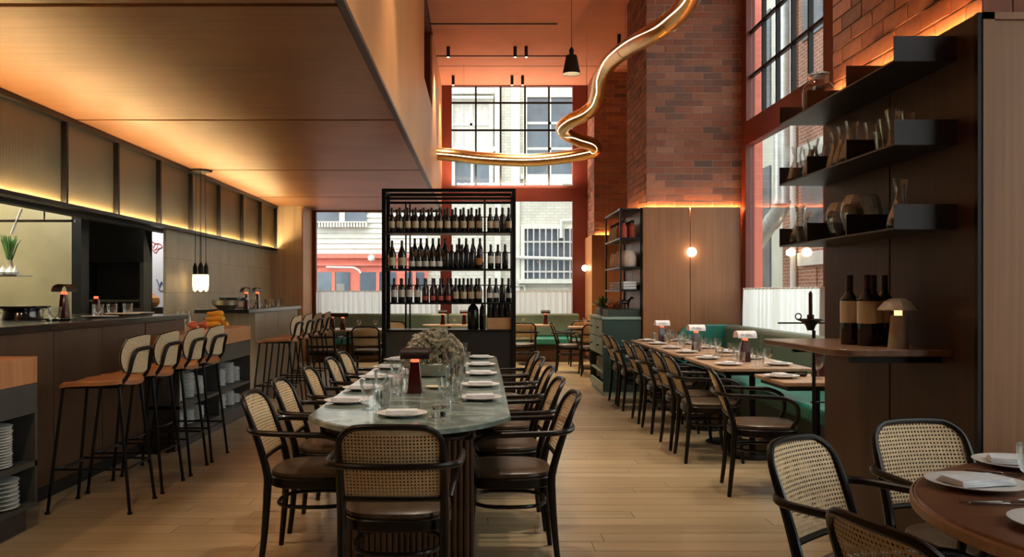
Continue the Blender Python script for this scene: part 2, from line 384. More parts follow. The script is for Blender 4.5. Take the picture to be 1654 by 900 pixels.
# ---- floor: base slab and oak boards laid one by one near the camera
fl = struct('floor', MB().box(-7, 4.1, -3, 18.0, -.12, -.012), M['floorfar'], 'pale oak plank floor')
pw = .165
pm = mesh('plank', MB().box(0, 1, .002, pw-.002, -.03, 0), M['plank'])
y = .9; row = 0
while y < 9.6:
    x = -3.0-random.random()*1.2
    while x < 3.3:
        ln = random.uniform(1.4, 2.4); a, b = max(x, -3.0), min(x+ln, 3.4)
        if b-a > .12:
            p = bpy.data.objects.new('plank', pm); COL.objects.link(p); p.parent = fl
            p.location = (a+.0015, y, random.uniform(-.0006, .0006)); p.scale = (b-a-.003, 1, 1)
        x += ln
    y += pw; row += 1
far = MB()
while y < YF-.05:
    x = -3.9-random.random()*1.2
    while x < 3.3:
        ln = random.uniform(1.4, 2.4); a, b = max(x, -3.9), min(x+ln, 3.4)
        if b-a > .12: far.box(a+.002, b-.002, y+.002, y+pw-.002, -.03, random.uniform(-.0008, 0))
        x += ln
    y += pw
o = obj('far_planks', far, M['floorfar'], fl, smooth=False); o['kind'] = 'stuff'
# ---- low timber ceiling over the bar (panel by panel), its lit side and the tall terracotta ceiling
ce = struct('ceiling', MB().box(-7, -.83, -3, YF, HS+.05, HS+.12), M['black'], 'low timber ceiling above the bar')
seams = [-1.7, 1.67, 5.06, 8.43, 11.87, 15.2, YF]
for i in range(len(seams)-1):
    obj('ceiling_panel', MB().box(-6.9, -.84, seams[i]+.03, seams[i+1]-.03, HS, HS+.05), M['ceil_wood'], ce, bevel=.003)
c2 = struct('ceiling', MB().box(-.8, 3.9, -3, YF+.1, HT, HT+.1), M['terracotta'], 'high terracotta ceiling of the tall dining hall')
for yy in (13.65, 15.5):
    obj('track', MB().box(-.8, 1.20 if yy < 14 else 1.66, yy-.02, yy+.02, HT-.012, HT), M['black'], c2)
obj('groove', MB().box(-.8, 3.4, 16.2, 16.215, HT-.004, HT), M['black'], c2)
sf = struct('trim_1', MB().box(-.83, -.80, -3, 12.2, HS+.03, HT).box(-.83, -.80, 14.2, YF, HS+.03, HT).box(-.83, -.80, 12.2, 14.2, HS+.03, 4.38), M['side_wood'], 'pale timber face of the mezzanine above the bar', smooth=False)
obj('edge_trim', MB().box(-.835, -.79, -3, YF, HS-.005, HS+.03), M['shelfmetal'], sf)
obj('recess', MB().box(-1.25, -.79, 12.1, 14.3, HT, HT+.05).box(-1.25, -1.2, 12.1, 14.3, 4.3, HT).box(-1.25, -.83, 14.2, 14.22, 4.36, HT).box(-1.25, -.83, 12.18, 12.2, 4.36, HT).box(-1.25, -.83, 12.18, 14.22, 4.36, 4.38), M['red'], sf, smooth=False)
# ---- shell behind and beside the camera
struct('wall_back', MB().box(-7, 4.1, -3.1, -3.0, 0, HT+.1), M['clad'], smooth=False)
struct('wall_left', MB().box(-6.7, -6.6, -3, 12.5, 0, HS+.05), M['tile'], smooth=False)
# ---- upper strip of reeded, back-lit panels over the kitchen opening
ys = [8.86-1.21*1.0*k for k in ()] 
mull = [1.03+1.208*k for k in range(0, 14)]
mull = [1400/s for s in (169.3, 148.2, 131, 118, 106.6, 97.2, 89.8, 83.5)]
mull = [mull[0]-1.2*k for k in (6, 5, 4, 3, 2, 1)]+mull
st = struct('wall_left', MB().box(-4.2, -4.10, .6, 16.77, 2.13, HS), M['black'], 'strip of backlit reeded panels above the kitchen')
obj('head_beam', MB().box(-4.10, -3.93, .6, 16.77, HS-.05, HS), M['darkmetal'], st, bevel=.002)
obj('bottom_rail', MB().box(-4.10, -3.94, .6, 16.77, 2.165, 2.19), M['darkmetal'], st)
obj('rail_lip', MB().box(-3.955, -3.94, .6, 16.77, 2.19, 2.205), M['darkmetal'], st)
obj('light_strip', MB().box(-3.975, -3.962, .65, 16.72, 2.191, 2.197), M['led'], st)
for i in range(len(mull)-1):
    obj('reeded_panel', MB().box(-4.02, -4.0, mull[i]+.02, mull[i+1]-.02, 2.19, HS-.05), M['reeded'], st, smooth=False)
for yy in mull:
    obj('mullion', MB().box(-4.02, -3.945, yy-.02, yy+.02, 2.19, HS-.03), M['darkmetal'], st)
# ---- tiled wall behind the far counter, end pier and return by the window
struct('wall_left', MB().box(-4.10, -4.06, 11.18, 16.77, 0, 2.165), M['tile'], 'tiled wall behind the far end of the bar', smooth=False)
struct('wall_left', MB().box(-4.25, -3.47, 16.77, YF, 0, HS), M['barfront'], 'timber pier closing the end of the bar', smooth=False)
struct('trim_2', MB().box(-3.47, -3.45, 16.80, YF, 0, HS), M['side_wood'], smooth=False)
# kitchen end wall with hood opening and the poster wall
kw = struct('wall_kitchen', MB().box(-6.6, -4.10, 12.45, 12.55, 0, HS), M['steel'], smooth=False)
for x in (-6.0, -5.4, -4.8): obj('steel_seam', MB().box(x-.004, x+.004, 12.443, 12.45, .9, 2.6), M['shelfmetal'], kw)
struct('trim_3', MB().box(-4.70, -4.59, 9.95, 10.15, 0, HS), M['darkmetal'], 'black column beside the hearth')

# ---- brick piers with timber cladding
BH = .088; BL = .2475; J = .011
bm_f = mesh('brick', MB().box(0, BL-J, 0, .09, 0, BH-J), M['brick'], False)
def brick_face(parent, u0, u1, z0, z1, axis, face, individual=True, proud=.003):
    """bricks on a plane: axis 'x' -> plane y=face looking to -y ; axis 'y' -> plane x=face looking to -x"""
    mb = MB(); r = 0; z = z0
    while z < z1-.03:
        zt = min(BH-J, z1-z); u = u0-(BL/2 if r % 2 else 0)
        while u < u1-.02:
            a, b = max(u, u0), min(u+BL-J, u1)
            if b-a > .025:
                d = random.uniform(-.003, .003)
                if individual:
                    p = bpy.data.objects.new('brick', bm_f); COL.objects.link(p); p.parent = parent
                    s = (b-a)/(BL-J)
                    if axis == 'x': p.location = (a, face-proud+d, z); p.scale = (s, 1, zt/(BH-J))
                    else: p.location = (face-proud+d, b, z); p.rotation_euler = (0, 0, -PI/2); p.scale = (s, 1, zt/(BH-J))
                else:
                    if axis == 'x': mb.box(a, b, face-proud+d, face+.08, z, z+zt)
                    else: mb.box(face-proud+d, face+.08, a, b, z, z+zt)
            u += BL
        z += BH; r += 1
    if not individual:
        q = obj('brickwork', mb, M['brick'], parent, smooth=False); q['kind'] = 'stuff'
def pier(label, x0, x1, y0, y1, seams_x, seams_y, ind_front, ind_side, ztop=HT, cladx=None):
    """brick core with left face x0 and front face y0; timber cladding 5 cm proud up to CL"""
    w = struct('wall_right', MB().box(x0+.004, x1, y0+.004, y1-.004, 0, ztop), M['mortar'], label, smooth=False)
    brick_face(w, x0, x1, CL-.26, ztop, 'x', y0, ind_front)
    brick_face(w, y0, y1, CL-.26, ztop, 'y', x0, ind_side)
    return w
# middle pier
w1 = pier('middle brick pier above walnut panels', 2.155, 3.41, 11.29, 12.77, None, None, True, False)
for a, b in ((2.10, 2.708), (2.716, 3.36)): obj('wall_panel', MB().box(a, b, 11.235, 11.255, .06, CL), M['clad'], w1, bevel=.002)
for a, b in ((11.26, 12.0), (12.01, 12.77)): obj('wall_panel', MB().box(2.10, 2.12, a, b, .06, CL), M['clad'], w1, bevel=.002)
obj('cove_light', MB().box(2.16, 3.36, 11.262, 11.274, CL-.022, CL-.014), M['cove'], w1)
obj('cove_light', MB().box(2.125, 2.135, 11.3, 12.7, CL-.022, CL-.014), M['cove'], w1)
# far pier
w2 = pier('far brick pier above walnut panels beside the end window', 2.18, 3.41, 16.67, YF, None, None, True, False)
obj('wall_panel', MB().box(2.125, 3.36, 16.615, 16.635, .06, CL), M['clad'], w2, bevel=.002)
obj('wall_panel', MB().box(2.125, 2.145, 16.64, YF, .06, CL), M['side_wood'], w2, bevel=.002)
obj('cove_light', MB().box(2.2, 3.3, 16.642, 16.654, CL-.022, CL-.014), M['cove'], w2)
# near pier (dark panelled flank with the glass shelves)
w0 = pier('near brick pier above dark walnut panels', 2.02, 3.41, 3.49, 4.97, None, None, False, True, 4.4)
struct('wall_right', MB().box(2.02, 3.41, 3.49, 4.97, 4.4, HT), M['mortar'], smooth=False)
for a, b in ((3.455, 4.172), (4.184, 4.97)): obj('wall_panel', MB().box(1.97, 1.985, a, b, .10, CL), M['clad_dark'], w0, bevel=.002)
obj('plinth', MB().box(1.985, 2.01, 3.455, 4.97, 0, .10), M['black'], w0)
obj('corner_post', MB().box(1.966, 1.992, 3.430, 3.455, 0, CL), M['darkmetal'], w0)
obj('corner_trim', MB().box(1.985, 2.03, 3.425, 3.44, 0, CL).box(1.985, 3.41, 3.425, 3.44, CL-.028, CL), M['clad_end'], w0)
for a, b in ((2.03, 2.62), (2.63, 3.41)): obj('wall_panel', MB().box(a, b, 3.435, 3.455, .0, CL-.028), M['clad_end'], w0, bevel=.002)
obj('cove_light', MB().box(1.990, 2.0, 3.5, 4.93, CL-.022, CL-.014), M['cove'], w0)
# wall between the far piers
struct('wall_right', MB().box(XW, XW+.2, 12.77, YF, 0, HT), M['brick'], 'brick wall between the far piers', smooth=False)

# ---- windows
def win(name, axis, face, us, zs, fr0, fr1, zb, zt, depth=.09, label=None):
    """steel window. axis 'x': u along x, plane y=face ; axis 'y': u along y, plane x=face. us/zs = muntin positions incl. both ends"""
    w = struct(name, None, None, label)
    def bx(n, m, u0, u1, d0, d1, z0, z1):
        mb = MB()
        if axis == 'x': mb.box(u0, u1, face+d0, face+d1, z0, z1)
        else: mb.box(face+d0, face+d1, u0, u1, z0, z1)
        return obj(n, mb, m, w, smooth=False)
    if fr0 < us[0]: bx('frame_post', M['red'], fr0, us[0], -.02, depth, zb, zt)
    if fr1 > us[-1]: bx('frame_post', M['red'], us[-1], fr1, -.02, depth, zb, zt)
    if zb < zs[0]: bx('frame_rail', M['red'], us[0], us[-1], -.02, depth, zb, zs[0])
    if zt > zs[-1]: bx('frame_rail', M['red'], us[0], us[-1], -.02, depth, zs[-1], zt)
    t = .018
    for u in us[1:-1]: bx('muntin', M['darkmetal'], u-t, u+t, .02, .07, zs[0], zs[-1])
    for z in zs[1:-1]: bx('muntin', M['darkmetal'], us[0], us[-1], .025, .065, z-t, z+t)
    for i in range(len(us)-1):
        for j in range(len(zs)-1):
            bx('pane', M['pane'], us[i]+.001, us[i+1]-.001, .042, .047, zs[j]+.001, zs[j+1]-.001)
    return w
UZ = [3.54, 4.11, 4.68, 5.24, 5.57]
win('window_1', 'x', YF, [-.60, -.107, .40, .90, 1.39, 1.87], UZ, -.83, 2.18, 3.22, HT, label='high gridded steel window in the end wall')
win('window_2', 'x', YF, [-.60, 1.87], [.55, 3.22], -.83, 2.18, 0, 3.22, label='tall plain window below the grid in the end wall')
win('window_3', 'x', YF, [-3.37, -.83], [.55, 3.0], -3.46, -.83, 0, 3.04, label='plain window at the end of the bar')
struct('wall_front', MB().box(-4.3, -.83, YF, YF+.2, 3.03, HT+.1).box(-4.3, -3.46, YF, YF+.2, 0, 3.03), M['red'], smooth=False)
R1 = [8.59+.498*k for k in range(6)]
win('window_4', 'y', XW, R1, UZ, 8.33, 11.29, 3.24, HT, label='high gridded steel window beside the middle pier')
win('window_5', 'y', XW, [8.59, 11.1], [.55, 3.24], 8.33, 11.29, 0, 3.24, label='tall plain window above the banquette')
R2 = [5.25+.616*k for k in range(6)]
win('window_6', 'y', XW, R2, UZ, 4.97, 8.33, 3.24, HT)
win('window_7', 'y', XW, [5.25, 8.33], [.55, 3.24], 4.97, 8.33, 0, 3.24)
R3 = [.5+.54*k for k in range(6)]
win('window_8', 'y', XW, R3, UZ, .2, 3.49, 3.24, HT)
win('window_9', 'y', XW, [.5, 3.2], [.55, 3.24], .2, 3.49, 0, 3.24)
struct('wall_right', MB().box(XW, XW+.2, -3, .2, 0, HT), M['brick'], smooth=False)
# ================================================================== OUTSIDE
struct('ground', MB().box(-30, 40, YF+.3, 60, -.3, -.15).box(3.7, 40, -20, YF+.3, -.3, -.15), M['street'], smooth=False)
FB = 27.0; FS = F/FB
def fx(px): return (px-VX)/FS
def fz(py): return CH+(VY-py)/FS
def far_window(par, px0, px1, py0, py1, nx=1, ny=1, depth=.15, frame=M['trimstone'], sill=True, bars=0, gm='farglass'):
    x0, x1, z0, z1 = fx(px0), fx(px1), fz(py1), fz(py0)
    w = obj('window', MB().box(x0-.12, x0, FB-.12, FB+.05, z0-.05, z1+.12).box(x1, x1+.12, FB-.12, FB+.05, z0-.05, z1+.12).box(x0, x1, FB-.12, FB+.05, z1, z1+.12), frame, par, smooth=False)
    obj('pane', MB().box(x0, x1, FB-.02, FB+.01, z0, z1), M[gm], w)
    if sill: obj('sill', MB().box(x0-.2, x1+.2, FB-.22, FB, z0-.16, z0-.02), frame, w, bevel=.01)
    mb = MB()
    for i in range(1, nx): u = x0+(x1-x0)*i/nx; mb.box(u-.04, u+.04, FB-.05, FB, z0, z1)
    for i in range(1, ny): u = z0+(z1-z0)*i/ny; mb.box(x0, x1, FB-.05, FB, u-.04, u+.04)
    if mb.v: obj('sash_bar', mb, frame, w)
    if bars:
        mb = MB()
        for i in range(bars): u = x0+(x1-x0)*(i+.5)/bars; mb.lathe([(.022, z0), (.022, z1)], (u, FB-.13, 0), 6)
        for k in (.12, .72): mb.box(x0, x1, FB-.14, FB-.11, z0+(z1-z0)*k, z0+(z1-z0)*k+.05)
        obj('window_guard', mb, M['bars'], w)
    return w
b = thing('building', 'pale painted brick building across the street with ornate upper windows', 'building', (0, 0, 0))
obj('wall', MB().box(fx(690), 7.0, FB, FB+5, -.15, 10.5), M['facade'], b, smooth=False)
far_window(b, 732, 790, 165, 238, 2, 2, gm='bars')
for py in (150, 158, 244): obj('cornice', MB().box(fx(725), fx(797), FB-.3, FB, fz(py+5), fz(py)), M['trimstone'], b, bevel=.02)
obj('pilaster', MB().box(fx(799), fx(809), FB-.18, FB, -.15, 10.5), M['trimstone'], b, bevel=.02)
obj('pilaster', MB().box(fx(825), fx(840), FB-.08, FB, -.15, 10.5), M['trimstone'], b, bevel=.02)
far_window(b, 851, 925, 158, 282, 2, 3)
obj('cornice', MB().box(fx(845), fx(935), FB-.3, FB, fz(300), fz(290)), M['trimstone'], b, bevel=.02)
far_window(b, 735, 790, 262, 300, 2, 1)
far_window(b, 847, 925, 370, 450, 1, 1, bars=8)
obj('conduit', MB().tube([(fx(825), FB-.2, fz(416)), (fx(940), FB-.2, fz(419))], .05), M['trimstone'], b)
obj('conduit', MB().tube([(fx(906), FB-.15, fz(385)), (fx(906), FB-.15, fz(358)), (fx(930), FB-.15, fz(356))], .06), M['trimstone'], b)
obj('conduit', MB().tube([(fx(832), FB-.1, fz(462)), (fx(846), FB-.1, fz(461)), (fx(848), FB-.1, fz(470))], .03), M['trimstone'], b)
b = thing('building', 'grey sided building across the street with a salmon red shopfront', 'building', (0, 0, 0))
wl_ = obj('wall', MB().box(-16, fx(690), FB, FB+5, fz(410), 9.5), M['facade'], b, smooth=False)
sd = MB()
for k in range(20): z = fz(410)+.16*k; sd.add([(-10, FB-.05, z), (fx(690), FB-.05, z), (fx(690), FB-.01, z+.155), (-10, FB-.01, z+.155), (-10, FB, z), (fx(690), FB, z)], [(0, 1, 2, 3), (0, 4, 5, 1)])
q = obj('siding', sd, M['trimstone'], wl_, smooth=False); q['kind'] = 'stuff'
obj('shopfront', MB().box(-16, fx(690), FB-.15, FB+5, -.15, fz(412)), M['facadesalmon'], b, smooth=False)
obj('fascia', MB().box(-16, fx(690), FB-.3, FB-.15, fz(418), fz(411)).box(-16, fx(690), FB-.25, FB-.15, fz(430), fz(427)), M['facadesalmon'], b, bevel=.01)
for a, c_, d, e in ((515, 566, 440, 470), (583, 640, 440, 470), (655, 685, 440, 470)):
    w = obj('window', MB().box(fx(a), fx(c_), FB-.2, FB-.14, fz(500), fz(d)), M['farglass'], b, smooth=False)
    obj('sash_bar', MB().box(fx((a+c_)/2)-.05, fx((a+c_)/2)+.05, FB-.24, FB-.2, fz(500), fz(d)), M['facadesalmon'], w)
w = obj('window', MB().box(fx(513), fx(592), FB-.1, FB+.05, fz(360), fz(338)), M['farglass'], b, smooth=False)
obj('sash_bar', MB().box(fx(549), fx(558), FB-.14, FB-.1, fz(360), fz(338)), M['bars'], w)
aw = MB()
for k in range(18): a = fx(512)+k*.09; aw.box(a, a+.06, FB-.3, FB-.12, fz(368), fz(361))
obj('sill', aw.box(fx(512), fx(594), FB-.32, FB-.05, fz(361), fz(359)), M['trimstone'], w)
obj('lamp_arm', MB().tube([(fx(530), FB-.3, fz(432)), (fx(575), FB-.5, fz(433)), (fx(583), FB-.5, fz(437)), (fx(586), FB-.5, fz(442))], .03), M['white'], b)
obj('security_lamp', MB().lathe([(.0, -.12), (.09, -.07), (.11, 0), (.09, .07), (0, .12)], (fx(603), FB-.5, fz(418)), 12), M['white'], b)
# street beyond the side windows
b = thing('building', 'red brick and pale stucco building outside the side windows', 'building', (0, 0, 0))
X2 = 7.4
def gy(px): return F*X2/(px-VX)
def gz(px, py): return CH+(VY-py)*X2/(px-VX)
obj('wall', MB().box(X2, X2+4, 13.5, 30, -.15, 11), M['stucco'], b, smooth=False)
for a, c_ in ((1272, 1292), (1298, 1345)):
    obj('brick_bay', MB().box(X2-.12, X2, gy(c_), gy(a), -.15, 11), M['facadebrick'], b, smooth=False)
obj('downpipe', MB().lathe([(.07, -.1), (.07, 10)], (X2-.2, gy(1295), 0), 10), M['white'], b)
for zz in (3.7, 8.0):
    w = obj('window', MB().box(X2-.16, X2-.1, gy(1345), gy(1306), zz-1.0, zz+.6), M['farglass'], b, smooth=False)
    obj('lintel', MB().box(X2-.22, X2-.1, gy(1348), gy(1303), zz+.6, zz+.95), M['trimstone'], w, bevel=.01)
w = obj('door', MB().box(X2-.16, X2-.1, gy(1330), gy(1308), -.15, 1.9), M['facadebrick'], b, smooth=False)
obj('lintel', MB().box(X2-.22, X2-.1, gy(1348), gy(1303), 1.95, 2.25), M['trimstone'], w, bevel=.01)
wd = obj('window', MB().box(X2-.05, X2-.01, gy(1246), gy(1234), 1.5, 4.6), M['farglass'], b, smooth=False)
wd = obj('window', MB().box(X2-.05, X2-.01, gy(1246), gy(1234), 5.6, 8.6), M['farglass'], b, smooth=False)
t = obj('wall_lamp', MB().lathe([(0, -.1), (.1, -.05), (.1, .05), (0, .1)], (X2-.35, gy(1302), gz(1302, 408)), 12), M['globe'], b)
d = thing('duct', 'silver elbowed ventilation duct outside the side window', 'duct', (0, 0, 0))
def dp(px, py): return (6.7, F*6.7/(px-VX), CH+(VY-py)*6.7/(px-VX))
obj('pipe', MB().tube([dp(1262, -60), dp(1262, 150), dp(1262, 328)], .17, 14), M['duct'], d)
obj('elbow', MB().tube([dp(1262, 328), dp(1258, 342), dp(1247, 358)], .19, 14, sub=4), M['duct'], d)
obj('pipe', MB().tube([dp(1247, 358), dp(1222, 396)], .17, 14), M['duct'], d)
obj('joint_ring', MB().tube([dp(1262, 325), dp(1262, 330)], .205, 14), M['duct'], d)
obj('joint_ring', MB().tube([dp(1249, 355), dp(1246, 360)], .205, 14), M['duct'], d)
tag(obj('pillar', MB().box(3.97, 4.19, 12.9, 13.4, -.15, 8), M['facadesalmon'], smooth=False), 'red painted pillar just outside the side window', 'pillar')

# ================================================================== SEATING
def cane_mesh(W_, z0, z1, rad, fy, pitch=.0138, name='cane'):
    """woven panel with open holes; rounded upper corners; fy(x,z)=y"""
    nx = int(W_/pitch); nz = int((z1-z0)/pitch); mb = MB(); px = W_/nx; pz = (z1-z0)/nz; idx = {}
    def vid(i, j, k):
        """vertices shared"""
        key = (i, j, k)
        if key in idx: return idx[key]
        return None
    def P(x, z): return (x, fy(x, z), z)
    for j in range(nz):
        for i in range(nx):
            cx = -W_/2+(i+.5)*px; cz = z0+(j+.5)*pz
            ax = abs(cx)-(W_/2-rad); az = cz-(z1-rad)
            if ax > 0 and az > 0 and ax*ax+az*az > rad*rad: continue
            hx, hz = px/2, pz/2; r = .0040
            o = [(-1,-1),(0,-1),(1,-1),(1,0),(1,1),(0,1),(-1,1),(-1,0)]
            vs = [P(cx+a*hx, cz+b*hz) for a, b in o]+[P(cx+r*math.cos(math.radians(225+45*k)), cz+r*math.sin(math.radians(225+45*k))) for k in range(8)]
            mb.add(vs, [(k, (k+1) % 8, 8+(k+1) % 8, 8+k) for k in range(8)])
    return mesh(name, mb, M['cane'], False)
def by(z): return -.205-.125*(max(0, z-.45)/.38)**1.25 if z > .45 else -.205-.035*((.45-z)/.45)**1.5
def fy(x, z): return by(z)-.030*max(0, (1-(x/.205)**2))*min(1, max(0, (z-.45)/.2))
caneM = cane_mesh(.395, .545, .832, .090, fy)
def armchair_meshes():
    D = {}
    # back hoop + rear legs (one bent rod)
    pts = []; rr = []
    for z in (0, .12, .25, .38, .46, .55, .64, .72): pts.append((-.205 - (.012 if z < .1 else 0), by(z), z)); rr.append(.0135+.006*min(1, z/.4)*(1 if z < .5 else max(0, 1-(z-.5)/.3)))
    for a in (20, 45, 70, 90):
        t = math.radians(a); x = -.205+.095*(1-math.cos(t)); z = .745+.09*math.sin(t); pts.append((x, fy(x, z), z)); rr.append(.0125)
    for x in (-.05, 0): pts.append((x, fy(x, .838), .838)); rr.append(.0125)
    full = pts+[(-x, y, z) for x, y, z in pts[:-1][::-1]]; R = rr+rr[:-1][::-1]
    D['back_frame'] = mesh('back_frame', MB().tube(full, R, 10, sub=2), M['bentwood'])
    D['lower_rail'] = mesh('lower_rail', MB().tube([(x, fy(x, .535)-.003, .535) for x in (-.2, -.12, 0, .12, .2)], .012, 8, sub=2), M['bentwood'])
    arm = [(-.215, .15, .455), (-.235, .19, .53), (-.255, .18, .62), (-.268, .10, .662), (-.272, 0, .668), (-.270, -.12, .672), (-.262, -.22, .675), (-.225, -.275, .677), (-.14, -.312, .678), (0, -.325, .678)]
    fulla = arm+[(-x, y, z) for x, y, z in arm[:-1][::-1]]
    D['arm_hoop'] = mesh('arm_hoop', MB().tube(fulla, .0145, 10, sub=3), M['bentwood'])
    poly = []
    for k in range(28):
        a = 2*PI*k/28; c, s = math.cos(a), math.sin(a); e = 2/3.2
        poly.append(((.225-.018*(-s if s < 0 else 0))*math.copysign(abs(c)**e, c), .225*math.copysign(abs(s)**e, s)-.0))
    D['seat_frame'] = mesh('seat_frame', MB().layers(poly, [(.97, .395), (1.0, .40), (1.0, .440), (.98, .445)]), M['bentwood'])
    D['seat'] = mesh('seat', MB().layers(poly, [(.95, .445), (.975, .455), (.965, .468), (.90, .478), (.6, .484), (.2, .486)]), M['leather'])
    for i, sx in enumerate((-1, 1)):
        D['leg%d' % i] = mesh('leg', MB().tube([(sx*.18, .175, .41), (sx*.19, .19, .2), (sx*.205, .215, 0)], [.021, .017, .0125], 10, sub=3), M['bentwood'])
    ring = []
    for k in range(20):
        a = 2*PI*k/20; c, s = math.cos(a), math.sin(a); e = 2/2.6
        ring.append((.182*math.copysign(abs(c)**e, c), .185*math.copysign(abs(s)**e, s)-.006, .30))
    D['stretcher'] = mesh('stretcher', MB().tube(ring, .010, 8, closed=True), M['bentwood'])
    return D
AM = armchair_meshes()
def armchair(label, loc, rotz, group=None):
    t = thing('cane_armchair', label, 'chair', loc, rotz, group)
    for k, n in (('back_frame', 'back_frame'), ('lower_rail', 'lower_rail'), ('arm_hoop', 'arm_hoop'), ('seat_frame', 'seat_frame'), ('seat', 'seat'), ('leg0', 'leg'), ('leg1', 'leg'), ('stretcher', 'stretcher')):
        obj(n, AM[k], None, t)
    obj('cane_back', caneM, None, t)
    return t
# chair faces local +Y ; rotz = -90deg faces +X ; 90deg faces -X
front = armchair('cane armchair at the near head of the long marble table, seen from behind', (-.35, 3.66, 0), 0)
proto = front
LY = [4.42, 5.08, 5.86, 6.72, 7.36]; RY = [4.42, 5.12, 5.92, 6.74, 7.38]
for i, yy in enumerate(LY):
    dup(proto, (-.83+random.uniform(-.01, .01), yy, 0), -PI/2+random.uniform(-.03, .03), '%s cane armchair from the front on the left side of the long marble table' % ORD[i], 'cane armchairs at the long marble table')
for i, yy in enumerate(RY):
    dup(proto, (.125+random.uniform(-.01, .01), yy, 0), PI/2+random.uniform(-.03, .03), '%s cane armchair from the front on the right side of the long marble table' % ORD[i], 'cane armchairs at the long marble table')
for i, yy in enumerate([5.90, 7.05, 7.62, 8.48, 9.10, 10.08, 10.70]):
    dup(proto, (1.86+(.05 if i == 0 else 0), yy, 0), -PI/2+(-.16 if i == 0 else random.uniform(-.05, .05)), ('nearest cane armchair of the banquette row, alone at the small oak table' if i == 0 else '%s cane armchair from the camera along the oak tables facing the green banquette' % ORD[i]), 'cane armchairs along the banquette tables')
def aim(c, tgt): return math.atan2(tgt[1]-c[1], tgt[0]-c[0])-PI/2
RT = (2.11, 2.28)
def bent(c, f, lab):
    """place so that the back centre lies at c, facing unit f"""
    r = math.atan2(f[1], f[0])-PI/2
    n = math.hypot(*f); dup(proto, (c[0]+f[0]/n*.30, c[1]+f[1]/n*.30, 0), r, lab, 'cane armchairs round the walnut table')
bent((1.12, 2.99), (.65, -.76), 'cane armchair left of the round walnut table, its pale back facing the window')
bent((1.73, 3.405), (.20, -.98), 'cane armchair on the far side of the round walnut table, below the wooden ledge')
bent((.915, 1.93), (.97, .23), 'nearest cane armchair cut by the bottom edge, at the round walnut table')
far_ch = [((-1.74, 13.35), 0, 'cane chair seen from behind at the far round-top table, right one by the wine rack'),
          ((-2.42, 13.35), 0, 'cane chair seen from behind at the far table, left one beside the bar stools'),
          ((-1.55, 15.2), PI, 'cane chair on the window side of the far table left of the wine rack'),
          ((.72, 15.0), 0, 'cane chair seen from behind just right of the wine rack'),
          ((1.52, 14.75), -PI/2-.15, 'cane chair turned sideways near the green banquette at the end window'),
          ((1.83, 14.2), 0, 'cane chair seen from behind beside the pale green chest'),
          ((1.85, 16.05), 0, 'cane chair closest to the end banquette, behind the sideways chair')]
for c, r, l in far_ch: dup(proto, (*c, 0), r, l, 'cane chairs in the far dining area')

